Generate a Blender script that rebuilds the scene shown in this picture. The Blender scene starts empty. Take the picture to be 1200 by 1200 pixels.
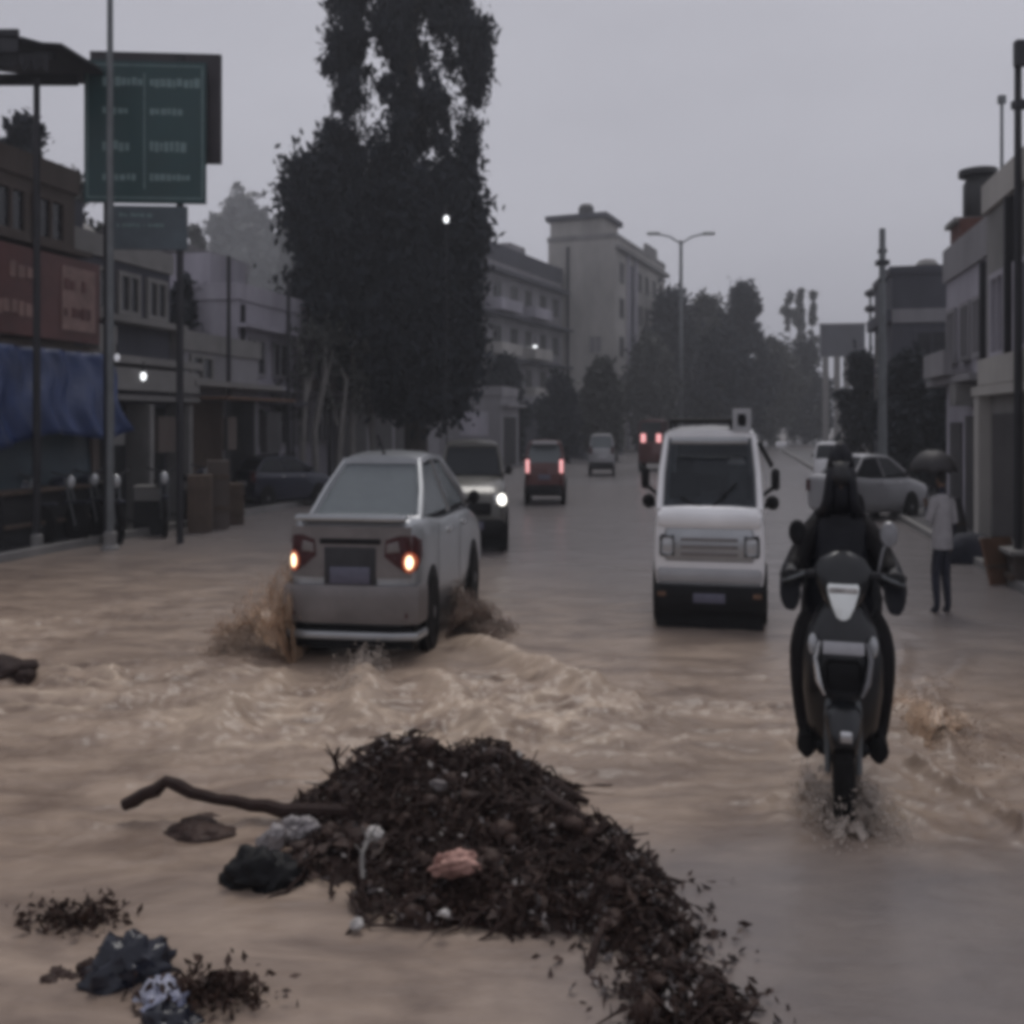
import bpy, bmesh, math, random
import numpy as np
from mathutils import Vector, Matrix
R = math.radians
rnd = random.Random(7)
rng = np.random.default_rng(11)
scene = bpy.context.scene
col = scene.collection

# ------------------------------------------------------------------ camera, sky, sun, exposure
F, HZ, CH = 1150.0, 495.0, 1.7          # focal length in photo pixels, horizon row, eye height
cd = bpy.data.cameras.new('camera'); cam = bpy.data.objects.new('camera', cd); col.objects.link(cam)
cd.sensor_width = 36; cd.lens = 36 * F / 1200; cd.shift_y = -(600 - HZ) / 1200
cd.clip_start = 0.05; cd.clip_end = 3000
cam.location = (0, 0, CH); cam.rotation_euler = (R(90), 0, 0)
scene.camera = cam
SUN_EL, SUN_AZ = R(66), R(10)            # veiled sun ahead of the camera
world = bpy.data.worlds.new('World'); scene.world = world; world.use_nodes = True
nt = world.node_tree; nt.nodes.clear()
N = nt.nodes.new
out = N('ShaderNodeOutputWorld'); bg = N('ShaderNodeBackground'); sky = N('ShaderNodeTexSky')
sky.sky_type = 'NISHITA'; sky.sun_disc = False; sky.sun_elevation = SUN_EL; sky.sun_rotation = SUN_AZ
sky.air_density = 1.0; sky.dust_density = 4.0
hs = N('ShaderNodeHueSaturation'); hs.inputs['Saturation'].default_value = 0.25
cloud = N('ShaderNodeTexNoise'); cloud.inputs['Scale'].default_value = 1.6; cloud.inputs['Detail'].default_value = 5
tc = N('ShaderNodeTexCoord'); mp = N('ShaderNodeMapping'); mp.inputs['Scale'].default_value = (1, 1, 2.6)
cr = N('ShaderNodeValToRGB')
cr.color_ramp.elements[0].position = 0.25; cr.color_ramp.elements[0].color = (3.75, 3.73, 4.22, 1)
cr.color_ramp.elements[1].position = 0.75; cr.color_ramp.elements[1].color = (4.95, 4.93, 5.5, 1)
mx = N('ShaderNodeMix'); mx.data_type = 'RGBA'; mx.inputs['Factor'].default_value = 0.9
L_ = nt.links.new
L_(tc.outputs['Generated'], mp.inputs['Vector']); L_(mp.outputs['Vector'], cloud.inputs['Vector'])
L_(cloud.outputs['Fac'], cr.inputs['Fac'])
L_(sky.outputs['Color'], hs.inputs['Color']); L_(hs.outputs['Color'], mx.inputs['A']); L_(cr.outputs['Color'], mx.inputs['B'])
L_(mx.outputs['Result'], bg.inputs['Color']); bg.inputs['Strength'].default_value = 0.1
L_(bg.outputs['Background'], out.inputs['Surface'])
sd = bpy.data.lights.new('sun', 'SUN'); sd.energy = 1.2; sd.angle = R(25); sd.color = (1.0, 0.96, 0.92)
sun = bpy.data.objects.new('sun', sd); col.objects.link(sun)
sdir = Vector((math.sin(SUN_AZ) * math.cos(SUN_EL), math.cos(SUN_AZ) * math.cos(SUN_EL), math.sin(SUN_EL)))
sun.rotation_euler = sdir.to_track_quat('Z', 'Y').to_euler()
vs = scene.view_settings
vs.view_transform = 'Standard'; vs.look = 'None'; vs.gamma = 1; vs.use_curve_mapping = False; vs.exposure = 0.12
scene.render.engine = 'CYCLES'
scene.cycles.use_denoising = True
scene.cycles.filter_width = 5.0          # the photograph is soft all over
scene.cycles.max_bounces = 8; scene.cycles.transparent_max_bounces = 12

# ------------------------------------------------------------------ places
K = 0.64                                  # plan size against height of everything in the photograph
TH = math.atan(260 / F)                   # the street runs a little to the right
DX, DY = math.sin(TH), math.cos(TH)
def W(px, py, D): return Vector(((px - 600) * D / F, D, CH + (HZ - py) * D / F))
def G(px, py, z=0.0):
    D = F * (CH - z) / (py - HZ); return Vector(((px - 600) * D / F, D, z))
def RT(s, t): return Vector((s * DX + t * DY, s * DY - t * DX, 0))   # along / across the street

# ------------------------------------------------------------------ materials
def mat(name, c, rough=0.7, metal=0.0, var=0.25, scale=6.0, bump=0.0, bscale=40.0, coat=0.0, emit=None, es=0.0, spec=0.5, stretch=None, c2=None):
    m = bpy.data.materials.new(name); m.use_nodes = True
    t = m.node_tree; b = t.nodes['Principled BSDF']; l = t.links.new
    b.inputs['Roughness'].default_value = rough; b.inputs['Metallic'].default_value = metal
    b.inputs['Coat Weight'].default_value = coat; b.inputs['Specular IOR Level'].default_value = spec
    tc = t.nodes.new('ShaderNodeTexCoord'); src = tc.outputs['Object']
    if stretch:
        mp = t.nodes.new('ShaderNodeMapping'); mp.inputs['Scale'].default_value = stretch
        l(src, mp.inputs['Vector']); src = mp.outputs['Vector']
    n = t.nodes.new('ShaderNodeTexNoise'); n.inputs['Scale'].default_value = scale; n.inputs['Detail'].default_value = 6
    n.inputs['Roughness'].default_value = 0.65
    l(src, n.inputs['Vector'])
    r = t.nodes.new('ShaderNodeValToRGB'); e = r.color_ramp.elements
    e[0].position = 0.3; e[1].position = 0.72
    if c2 is None: c2 = tuple(x * (1 + var) for x in c); c1 = tuple(x * (1 - var) for x in c)
    else: c1 = c
    e[0].color = (*c1, 1); e[1].color = (*c2, 1)
    l(n.outputs['Fac'], r.inputs['Fac']); l(r.outputs['Color'], b.inputs['Base Color'])
    if bump:
        n2 = t.nodes.new('ShaderNodeTexNoise'); n2.inputs['Scale'].default_value = bscale; n2.inputs['Detail'].default_value = 4
        l(src, n2.inputs['Vector'])
        bp = t.nodes.new('ShaderNodeBump'); bp.inputs['Strength'].default_value = bump; bp.inputs['Distance'].default_value = 0.02
        l(n2.outputs['Fac'], bp.inputs['Height']); l(bp.outputs['Normal'], b.inputs['Normal'])
    if emit:
        b.inputs['Emission Color'].default_value = (*emit, 1); b.inputs['Emission Strength'].default_value = es
    return m
def glass(name, tint=(0.25, 0.27, 0.3), clear=0.5, base=(0.03, 0.035, 0.04)):
    m = bpy.data.materials.new(name); m.use_nodes = True
    t = m.node_tree; t.nodes.clear(); l = t.links.new
    o = t.nodes.new('ShaderNodeOutputMaterial'); tr = t.nodes.new('ShaderNodeBsdfTransparent'); tr.inputs['Color'].default_value = (*[x for x in tint], 1)
    df = t.nodes.new('ShaderNodeBsdfPrincipled'); df.inputs['Base Color'].default_value = (*base, 1); df.inputs['Roughness'].default_value = 0.12
    nz = t.nodes.new('ShaderNodeTexNoise'); nz.inputs['Scale'].default_value = 9
    mr = t.nodes.new('ShaderNodeMapRange'); mr.inputs['To Min'].default_value = 1 - clear - 0.08; mr.inputs['To Max'].default_value = 1 - clear + 0.08
    l(nz.outputs['Fac'], mr.inputs['Value'])
    ms = t.nodes.new('ShaderNodeMixShader'); l(mr.outputs['Result'], ms.inputs['Fac'])
    l(tr.outputs[0], ms.inputs[1]); l(df.outputs[0], ms.inputs[2]); l(ms.outputs[0], o.inputs['Surface'])
    return m
M = dict(
    white_paint=mat('white_paint', (0.80, 0.80, 0.81), 0.28, 0, 0.07, 3, coat=0.5),
    silver=mat('silver_paint', (0.37, 0.385, 0.40), 0.3, 0.5, 0.16, 2.5, coat=0.5),
    shade_paint=mat('shade_grey_paint', (0.165, 0.15, 0.146), 0.4, 0.1, 0.25, 4),  # sedan tail's shade put into the colour; plain dim grey on the van's slats
    grey_paint=mat('grey_paint', (0.075, 0.073, 0.066), 0.35, 0.2, 0.15, 4, coat=0.4),
    dark_paint=mat('dark_paint', (0.015, 0.018, 0.035), 0.3, 0.1, 0.2, 4, coat=0.5),
    red_paint=mat('dark_red_paint', (0.075, 0.012, 0.01), 0.35, 0.1, 0.2, 4, coat=0.5),
    pale_paint=mat('pale_paint', (0.33, 0.33, 0.34), 0.35, 0.1, 0.1, 4, coat=0.4),
    black=mat('black_plastic', (0.006, 0.006, 0.007), 0.6, 0, 0.3, 8, spec=0.2),
    scooter=mat('scooter_paint', (0.007, 0.008, 0.010), 0.35, 0.1, 0.25, 6, coat=0.25),
    rubber=mat('rubber', (0.007, 0.0065, 0.0065), 0.8, 0, 0.35, 12, 0.4, spec=0.2),
    rim=mat('rim_metal', (0.25, 0.25, 0.26), 0.4, 0.7, 0.2, 8),
    chrome=mat('chrome', (0.6, 0.6, 0.6), 0.18, 0.9, 0.08, 8),
    interior=mat('interior', (0.03, 0.03, 0.033), 0.8, 0, 0.3, 6),
    seatpale=mat('pale_seat_cover', (0.45, 0.44, 0.43), 0.8, 0, 0.15, 6),
    plate=mat('number_plate', (0.45, 0.45, 0.47), 0.5, 0, 0.12, 30),
    plate_dim=mat('dim_number_plate', (0.10, 0.10, 0.14), 0.5, 0, 0.2, 30),
    redlens=mat('red_lens', (0.032, 0.006, 0.008), 0.2, 0, 0.2, 20, emit=(1.0, 0.10, 0.03), es=0.004),
    redlamp=mat('red_lamp_glow', (0.5, 0.05, 0.03), 0.3, 0, 0.1, 20, emit=(1.0, 0.28, 0.10), es=0.16),
    tailbulb=mat('tail_bulb', (0.9, 0.8, 0.7), 0.3, 0, 0.05, 20, emit=(1.0, 0.70, 0.40), es=2.2),
    headbulb=mat('head_lamp_glow', (0.9, 0.9, 0.9), 0.3, 0, 0.05, 20, emit=(1.0, 0.96, 0.88), es=2.2),
    pinkbulb=mat('pink_lamp_glow', (0.9, 0.6, 0.6), 0.3, 0, 0.05, 20, emit=(1.0, 0.42, 0.42), es=0.8),
    lampglow=mat('bulb_glow', (0.9, 0.9, 0.9), 0.3, 0, 0.05, 20, emit=(0.95, 0.97, 1.0), es=1.6),
    dimglow=mat('dim_bulb_glow', (0.8, 0.8, 0.8), 0.3, 0, 0.05, 20, emit=(0.9, 0.9, 1.0), es=0.25),
    headlens=mat('head_lens', (0.42, 0.43, 0.44), 0.12, 0.2, 0.1, 10, coat=0.6),
    lens_white=mat('white_scooter_lens', (0.62, 0.63, 0.63), 0.2, 0.1, 0.12, 18, coat=0.5, emit=(0.9, 0.95, 1.0), es=0.14),
    glass_car=glass('car_glass', (0.70, 0.73, 0.76), 0.55),
    glass_dark=glass('dark_car_glass', (0.42, 0.44, 0.48), 0.5),
    glass_pale=glass('sky_and_mist_car_glass', (0.80, 0.83, 0.86), 0.35, (0.20, 0.225, 0.235)),  # reflected sky put into the base colour, along with the mist
    pane=mat('window_pane', (0.02, 0.022, 0.027), 0.15, 0, 0.3, 4),
    concrete=mat('grey_concrete', (0.19, 0.185, 0.18), 0.85, 0, 0.25, 1.2, 0.3, 14),
    beige=mat('beige_render', (0.36, 0.345, 0.325), 0.9, 0, 0.34, 0.35, 0.2, 8, stretch=(1, 1, 0.4)),
    lavender=mat('lavender_render', (0.33, 0.315, 0.355), 0.9, 0, 0.34, 0.8, 0.2, 8, stretch=(1, 1, 0.3)),
    grey_render=mat('grey_render', (0.22, 0.213, 0.225), 0.9, 0, 0.3, 0.8, 0.2, 8, stretch=(1, 1, 0.3)),
    dark_render=mat('dark_render', (0.055, 0.056, 0.07), 0.85, 0, 0.3, 0.8, 0.2, 8, stretch=(1, 1, 0.3)),
    brown_render=mat('brown_render', (0.085, 0.068, 0.06), 0.9, 0, 0.35, 0.9, 0.3, 8, stretch=(1, 1, 0.3)),
    brick=mat('red_brick_render', (0.12, 0.055, 0.045), 0.9, 0, 0.3, 4, 0.3, 20),
    rust=mat('rusty_sheet', (0.14, 0.075, 0.045), 0.7, 0.1, 0.4, 3, 0.3, 20, stretch=(1, 1, 0.2)),
    shopdark=mat('dark_shop_inside', (0.018, 0.018, 0.02), 0.9, 0, 0.5, 3),
    shutter=mat('shop_shutter', (0.06, 0.058, 0.06), 0.6, 0.3, 0.3, 2),
    redboard=mat('red_sign_board', (0.095, 0.036, 0.034), 0.6, 0, 0.35, 1.5),
    redletter=mat('faded_sign_lettering', (0.22, 0.14, 0.125), 0.7, 0, 0.3, 5),
    bluetarp=mat('blue_tarpaulin', (0.008, 0.026, 0.10), 0.45, 0, 0.35, 2, 0.5, 10),
    tealtarp=mat('teal_tarpaulin', (0.025, 0.045, 0.06), 0.5, 0, 0.35, 2, 0.5, 10),
    signgreen=mat('green_sign_face', (0.004, 0.038, 0.040), 0.45, 0, 0.2, 1.5),
    signwhite=mat('sign_lettering', (0.14, 0.21, 0.21), 0.5, 0, 0.25, 12),
    signback=mat('sign_frame_metal', (0.035, 0.03, 0.035), 0.6, 0.3, 0.25, 3),
    signgrey=mat('grey_sign_face', (0.055, 0.075, 0.088), 0.5, 0, 0.25, 3),
    steel=mat('galvanised_steel', (0.14, 0.15, 0.155), 0.5, 0.4, 0.25, 3),
    darksteel=mat('dark_steel', (0.02, 0.02, 0.024), 0.55, 0.3, 0.3, 3),
    wood=mat('weathered_wood', (0.085, 0.06, 0.045), 0.85, 0, 0.35, 5, 0.4, 30, stretch=(6, 6, 1)),
    bark=mat('bark', (0.045, 0.038, 0.033), 0.9, 0, 0.4, 5, 0.6, 20, stretch=(3, 3, 0.7)),
    palebark=mat('pale_bark', (0.19, 0.18, 0.17), 0.9, 0, 0.35, 5, 0.4, 20, stretch=(3, 3, 0.7)),
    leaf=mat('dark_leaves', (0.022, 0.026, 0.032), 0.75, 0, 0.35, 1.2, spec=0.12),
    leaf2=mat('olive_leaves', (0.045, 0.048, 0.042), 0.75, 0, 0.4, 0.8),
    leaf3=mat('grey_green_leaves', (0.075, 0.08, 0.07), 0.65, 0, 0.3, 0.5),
    tank=mat('black_tank_plastic', (0.012, 0.012, 0.014), 0.45, 0, 0.2, 4),
    coat=mat('black_raincoat', (0.005, 0.0055, 0.009), 0.5, 0, 0.4, 5, 0.35, 18, spec=0.25),
    trouser=mat('black_trousers', (0.006, 0.005, 0.006), 0.75, 0, 0.4, 9, 0.3, 30, spec=0.2),
    glove=mat('black_gloves', (0.012, 0.012, 0.014), 0.6, 0, 0.3, 12),
    shirt=mat('pale_grey_shirt', (0.30, 0.29, 0.30), 0.85, 0, 0.2, 8, 0.3, 20),
    navy=mat('dark_navy_cloth', (0.010, 0.012, 0.024), 0.8, 0, 0.3, 8, 0.3, 20),
    skin=mat('skin', (0.13, 0.075, 0.05), 0.55, 0, 0.1, 20),
    hair=mat('black_hair', (0.008, 0.007, 0.007), 0.6, 0, 0.3, 30),
    umbrella=mat('black_umbrella_cloth', (0.018, 0.016, 0.018), 0.6, 0, 0.3, 6),
    litter=mat('wet_dead_leaves', (0.014, 0.007, 0.0055), 0.6, 0, 0.5, 20, spec=0.22, c2=(0.075, 0.044, 0.033)),
    litter2=mat('brown_wet_leaves', (0.018, 0.011, 0.010), 0.45, 0, 0.5, 9, spec=0.22, c2=(0.11, 0.075, 0.062)),
    palelitter=mat('pale_wet_scraps', (0.17, 0.15, 0.145), 0.5, 0, 0.4, 20),
    mudheap=mat('wet_mud_and_roots', (0.018, 0.009, 0.0075), 0.55, 0, 0.5, 12, 0.9, 30, spec=0.22, c2=(0.066, 0.040, 0.031)),
    stick=mat('wet_wood', (0.026, 0.012, 0.009), 0.5, 0, 0.4, 14, 0.6, 40, spec=0.22, stretch=(4, 1, 4)),
    bagdark=mat('dark_plastic_bag', (0.010, 0.012, 0.022), 0.3, 0, 0.3, 6, 0.4, 16),
    bagwhite=mat('white_blue_plastic_bag', (0.42, 0.43, 0.50), 0.3, 0, 0.2, 6, 0.4, 16, c2=(0.12, 0.14, 0.25)),
    rag=mat('pink_rag', (0.11, 0.045, 0.035), 0.75, 0, 0.3, 22, c2=(0.60, 0.36, 0.30)),
    scrap=mat('white_scrap', (0.20, 0.18, 0.17), 0.6, 0, 0.15, 22, c2=(0.62, 0.6, 0.58)),
    greyscrap=mat('grey_scrap', (0.24, 0.22, 0.22), 0.6, 0, 0.3, 14, 0.4, 20),
    asphalt=None, water=None)

def setting_mat(name, base, rough, bump, bscale, stretch=(1, 1, 1)):
    return mat(name, base, rough, 0, 0.3, 0.9, bump, bscale, stretch=stretch)
M['ground'] = setting_mat('muddy_ground', (0.085, 0.075, 0.07), 0.6, 0.5, 6)
M['asphalt'] = setting_mat('wet_asphalt', (0.155, 0.145, 0.148), 0.27, 0.14, 3, (1, 0.5, 1))
M['paving'] = setting_mat('wet_paving', (0.045, 0.043, 0.045), 0.45, 0.4, 9)

def water_material():
    m = bpy.data.materials.new('muddy_flood_water'); m.use_nodes = True
    t = m.node_tree; b = t.nodes['Principled BSDF']; l = t.links.new
    b.inputs['IOR'].default_value = 1.33; b.inputs['Specular IOR Level'].default_value = 0.5
    at = t.nodes.new('ShaderNodeAttribute'); at.attribute_name = 'mud'
    af = t.nodes.new('ShaderNodeAttribute'); af.attribute_name = 'foam'
    tc = t.nodes.new('ShaderNodeTexCoord'); mp = t.nodes.new('ShaderNodeMapping'); mp.inputs['Scale'].default_value = (1.0, 2.2, 1)
    l(tc.outputs['Object'], mp.inputs['Vector'])
    n = t.nodes.new('ShaderNodeTexNoise'); n.inputs['Scale'].default_value = 1.7; n.inputs['Detail'].default_value = 8; n.inputs['Roughness'].default_value = 0.62; n.inputs['Distortion'].default_value = 0.6
    l(mp.outputs['Vector'], n.inputs['Vector'])
    r = t.nodes.new('ShaderNodeValToRGB'); e = r.color_ramp.elements
    e[0].position = 0.36; e[0].color = (0.170, 0.124, 0.096, 1); e[1].position = 0.68; e[1].color = (0.375, 0.287, 0.222, 1)
    l(n.outputs['Fac'], r.inputs['Fac'])
    m1 = t.nodes.new('ShaderNodeMix'); m1.data_type = 'RGBA'; m1.inputs['A'].default_value = (0.150, 0.138, 0.139, 1)
    l(at.outputs['Fac'], m1.inputs['Factor']); l(r.outputs['Color'], m1.inputs['B'])
    m2 = t.nodes.new('ShaderNodeMix'); m2.data_type = 'RGBA'; m2.inputs['B'].default_value = (0.54, 0.43, 0.33, 1)
    l(af.outputs['Fac'], m2.inputs['Factor']); l(m1.outputs['Result'], m2.inputs['A'])
    l(m2.outputs['Result'], b.inputs['Base Color'])
    mr = t.nodes.new('ShaderNodeMapRange'); mr.inputs['To Min'].default_value = 0.26; mr.inputs['To Max'].default_value = 0.36
    l(at.outputs['Fac'], mr.inputs['Value']); l(mr.outputs['Result'], b.inputs['Roughness'])
    n2 = t.nodes.new('ShaderNodeTexNoise'); n2.inputs['Scale'].default_value = 9; n2.inputs['Detail'].default_value = 5
    mp2 = t.nodes.new('ShaderNodeMapping'); mp2.inputs['Scale'].default_value = (0.8, 1.8, 1)
    l(tc.outputs['Object'], mp2.inputs['Vector']); l(mp2.outputs['Vector'], n2.inputs['Vector'])
    bp = t.nodes.new('ShaderNodeBump'); bp.inputs['Strength'].default_value = 0.25; bp.inputs['Distance'].default_value = 0.03
    l(n2.outputs['Fac'], bp.inputs['Height']); l(bp.outputs['Normal'], b.inputs['Normal'])
    return m
M['water'] = water_material()
M['spray'] = mat('muddy_spray', (0.40, 0.30, 0.23), 0.35, 0, 0.25, 5)
M['spray_shaded'] = mat('shaded_muddy_spray', (0.20, 0.145, 0.115), 0.35, 0, 0.3, 5)  # shadow beside the sedan put into the spray's brown
M['spray_pale'] = mat('pale_spray', (0.50, 0.43, 0.37), 0.35, 0, 0.2, 5)

# ------------------------------------------------------------------ mesh helpers
def tag(o, label=None, cat=None, group=None, kind=None):
    if label: o['label'] = label
    if cat: o['category'] = cat
    if group: o['group'] = group
    if kind: o['kind'] = kind
    return o
def empty(name, loc, rz=0.0, label=None, cat=None, group=None):
    o = bpy.data.objects.new(name, None); col.objects.link(o); o.location = loc; o.rotation_euler = (0, 0, rz)
    o.empty_display_size = 0.2
    return tag(o, label, cat, group)
class MB:
    def __init__(s): s.v = []; s.f = []
    def add(s, vs, fs):
        n = len(s.v); s.v += [tuple(v) for v in vs]; s.f += [tuple(i + n for i in f) for f in fs]; return s
    def box(s, x0, x1, y0, y1, z0, z1):
        return s.add([(x0, y0, z0), (x1, y0, z0), (x1, y1, z0), (x0, y1, z0), (x0, y0, z1), (x1, y0, z1), (x1, y1, z1), (x0, y1, z1)],
                     [(0, 3, 2, 1), (4, 5, 6, 7), (0, 1, 5, 4), (1, 2, 6, 5), (2, 3, 7, 6), (3, 0, 4, 7)])
    def rbox(s, x0, x1, y0, y1, z0, z1, b=0.03):            # box with chamfered upright and level edges
        rings = []
        for z, i in ((z0, b), (z0 + b, 0), (z1 - b, 0), (z1, b)):
            a0, a1, c0, c1 = x0 + i, x1 - i, y0 + i, y1 - i
            rings.append([(a0 + b, c0, z), (a1 - b, c0, z), (a1, c0 + b, z), (a1, c1 - b, z), (a1 - b, c1, z), (a0 + b, c1, z), (a0, c1 - b, z), (a0, c0 + b, z)])
        return s.loft(rings)
    def loft(s, rings, caps=True, closed=True):
        n = len(rings[0]); base = len(s.v); m = len(rings)
        vs = [p for r in rings for p in r]; fs = []
        for i in range(m - 1):
            for j in range(n if closed else n - 1):
                a = i * n + j; b = i * n + (j + 1) % n
                fs.append((a, b, b + n, a + n))
        if caps and closed: fs.append(tuple(range(n - 1, -1, -1))); fs.append(tuple((m - 1) * n + j for j in range(n)))
        return s.add(vs, fs)
    def tube(s, pts, rad, n=7, caps=True):
        pts = [Vector(p) for p in pts]
        if not hasattr(rad, '__len__'): rad = [rad] * len(pts)
        rings = []; up = None
        for i, p in enumerate(pts):
            d = (pts[min(i + 1, len(pts) - 1)] - pts[max(i - 1, 0)])
            d = d.normalized() if d.length > 1e-9 else Vector((0, 0, 1))
            if up is None: up = Vector((0, 0, 1)) if abs(d.z) < 0.9 else Vector((1, 0, 0))
            a = d.cross(up).normalized(); b = a.cross(d).normalized(); up = b
            rings.append([p + (a * math.cos(2 * math.pi * k / n) + b * math.sin(2 * math.pi * k / n)) * rad[i] for k in range(n)])
        return s.loft(rings, caps)
    def lathe(s, prof, n=20, c=(0, 0, 0), axis='z'):
        rings = []
        for r, h in prof:
            ring = []
            for k in range(n):
                a = 2 * math.pi * k / n; u, w = r * math.cos(a), r * math.sin(a)
                p = (u, w, h) if axis == 'z' else ((h, u, w) if axis == 'x' else (u, h, -w))
                ring.append((p[0] + c[0], p[1] + c[1], p[2] + c[2]))
            rings.append(ring)
        return s.loft(rings)
    def slab(s, q, t):                                     # quad given a thickness along its normal
        q = [Vector(p) for p in q]; nrm = (q[1] - q[0]).cross(q[3] - q[0]).normalized()
        return s.loft([[p - nrm * t * 0.5 for p in q], [p + nrm * t * 0.5 for p in q]])
    def wall(s, plan, z0, z1, t):                          # strip following a plan line, t thick towards its right
        P = [Vector((p[0], p[1], 0)) for p in plan]; rings = []
        for i, p in enumerate(P):
            d = (P[min(i + 1, len(P) - 1)] - P[max(i - 1, 0)]).normalized(); n = Vector((d.y, -d.x, 0)) * t
            if t < .03: rings.append([(p.x, p.y, z0), (p.x + n.x, p.y + n.y, z0), (p.x + n.x, p.y + n.y, z1), (p.x, p.y, z1)])
            else: hh = z1 - z0; rings.append([(p.x, p.y, z0), (p.x + n.x * .6, p.y + n.y * .6, z0), (p.x + n.x * .92, p.y + n.y * .92, z0 + hh * .12), (p.x + n.x, p.y + n.y, z0 + hh * .4), (p.x + n.x, p.y + n.y, z1 - hh * .3), (p.x + n.x * .85, p.y + n.y * .85, z1 - hh * .08), (p.x + n.x * .4, p.y + n.y * .4, z1), (p.x, p.y, z1)])
        return s.loft(rings)
    def blob(s, c, r, seed=0, rough=0.25, sub=2, flat=None, crumple=0.0):
        bm = bmesh.new(); bmesh.ops.create_icosphere(bm, subdivisions=sub, radius=1.0)
        rr = random.Random(seed); ph = [(Vector((rr.uniform(-1, 1), rr.uniform(-1, 1), rr.uniform(-1, 1))).normalized(), rr.uniform(2, 5), rr.uniform(0, 6)) for _ in range(7)]
        vs = []
        for v in bm.verts:
            k = 1 + rough * sum(math.sin(v.co.dot(d) * f + p) for d, f, p in ph) / 3.2
            if crumple: k += crumple * sum(abs(math.sin(v.co.dot(d) * f * 2.3 + p)) - .64 for d, f, p in ph) / 3
            z = v.co.z * k * r[2]
            if flat is not None: z = max(z, flat)
            vs.append((c[0] + v.co.x * k * r[0], c[1] + v.co.y * k * r[1], c[2] + z))
        fs = [tuple(v.index for v in f.verts) for f in bm.faces]
        bm.free(); return s.add(vs, fs)
    def build(s, name, m, parent=None, scale=(1, 1, 1), smooth=True, angle=35, loc=None, rz=0.0):
        me = bpy.data.meshes.new(name)
        me.from_pydata([(x * scale[0], y * scale[1], z * scale[2]) for x, y, z in s.v], [], s.f)
        bm = bmesh.new(); bm.from_mesh(me); bmesh.ops.recalc_face_normals(bm, faces=bm.faces); bm.to_mesh(me); bm.free()
        if smooth:
            me.polygons.foreach_set('use_smooth', [True] * len(me.polygons)); me.set_sharp_from_angle(angle=R(angle))
        me.materials.append(m)
        o = bpy.data.objects.new(name, me); col.objects.link(o)
        if parent: o.parent = parent
        if loc is not None: o.location = loc
        if rz: o.rotation_euler = (0, 0, rz)
        return o
def mesh_np(name, V, Q, m, parent=None, smooth=False, loc=None):
    V = np.asarray(V, dtype=np.float32); Q = np.asarray(Q, dtype=np.int32); k = Q.shape[1]
    me = bpy.data.meshes.new(name); me.vertices.add(len(V)); me.vertices.foreach_set('co', V.ravel())
    me.loops.add(Q.size); me.loops.foreach_set('vertex_index', Q.ravel())
    me.polygons.add(len(Q)); me.polygons.foreach_set('loop_start', np.arange(len(Q), dtype=np.int32) * k)
    if smooth: me.polygons.foreach_set('use_smooth', np.ones(len(Q), dtype=bool))
    me.update(); me.validate(); me.materials.append(m)
    o = bpy.data.objects.new(name, me); col.objects.link(o)
    if parent: o.parent = parent
    if loc is not None: o.location = loc
    return o
def leaf_quads(C, size, droop=0.5, rs=None, aspect=0.45, xy=1.0):
    """a bent two-triangle leaf at each centre"""
    rs = rs or rng; n = len(C)
    d = rs.normal(size=(n, 3)); d[:, 2] -= droop * 2; d /= np.linalg.norm(d, axis=1)[:, None]
    u = np.cross(d, rs.normal(size=(n, 3))); u /= np.linalg.norm(u, axis=1)[:, None]
    s = size * rs.uniform(0.6, 1.5, size=(n, 1))
    nn = np.cross(d, u) * s * 0.12
    A = C - d * s; B = C + u * s * aspect + nn; Cc = C + d * s; E = C - u * s * aspect + nn
    V = np.stack([A, B, Cc, E], 1).reshape(-1, 3)
    return V, np.arange(4 * n).reshape(-1, 4)
def vnoise(x, y, seed=0):
    xi = np.floor(x).astype(np.int64); yi = np.floor(y).astype(np.int64); fx = x - xi; fy = y - yi
    def h(a, b):
        n = (a * 374761393 + b * 668265263 + seed * 974711) & 0x7fffffff
        n = (n ^ (n >> 13)) * 1274126177 & 0x7fffffff
        return ((n ^ (n >> 16)) & 0xffff) / 32767.5 - 1
    u = fx * fx * fx * (fx * (fx * 6 - 15) + 10); v = fy * fy * fy * (fy * (fy * 6 - 15) + 10)
    return (h(xi, yi) * (1 - u) + h(xi + 1, yi) * u) * (1 - v) + (h(xi, yi + 1) * (1 - u) + h(xi + 1, yi + 1) * u) * v
def fbm(x, y, o=4, seed=0):
    a = 1.0; r = 0; t = 0
    for i in range(o): r = r + a * vnoise(x, y, seed + i * 17); t += a; a *= 0.55; x = x * 2.03 + 3.1; y = y * 2.03 + 1.7
    return r / t

# ------------------------------------------------------------------ the setting: ground, road, flood water
def sheet(name, pts, z, m):
    mb = MB(); mb.add([(p[0], p[1], z) for p in pts], [tuple(range(len(pts)))])
    o = mb.build(name, m, smooth=False); tag(o, kind='structure'); return o
sheet('ground', [(-395, -12), (395, -12), (395, 615), (-395, 615)], -0.02, M['ground'])
TL, TR = -8.5, 2.75
road_pts = [RT(-12, TL), RT(-12, TR), RT(42, TR), RT(70, TR + 5), RT(130, TR + 26), RT(130, TL + 26), RT(70, TL + 5), RT(42, TL)]
sheet('road', [(p.x, p.y) for p in road_pts], -0.008, M['asphalt'])
def strip(name, t0, t1, s0, s1, z0, z1, m):
    mb = MB(); P = [RT(s0, t0), RT(s0, t1), RT(s1, t1), RT(s1, t0)]
    mb.loft([[(p.x, p.y, z0) for p in P], [(p.x, p.y, z1) for p in P]])
    return tag(mb.build(name, m, smooth=False), kind='structure')
strip('pavement', TL - 14, TL - 0.1, -6, 60, -0.05, 0.1, M['paving'])
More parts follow.
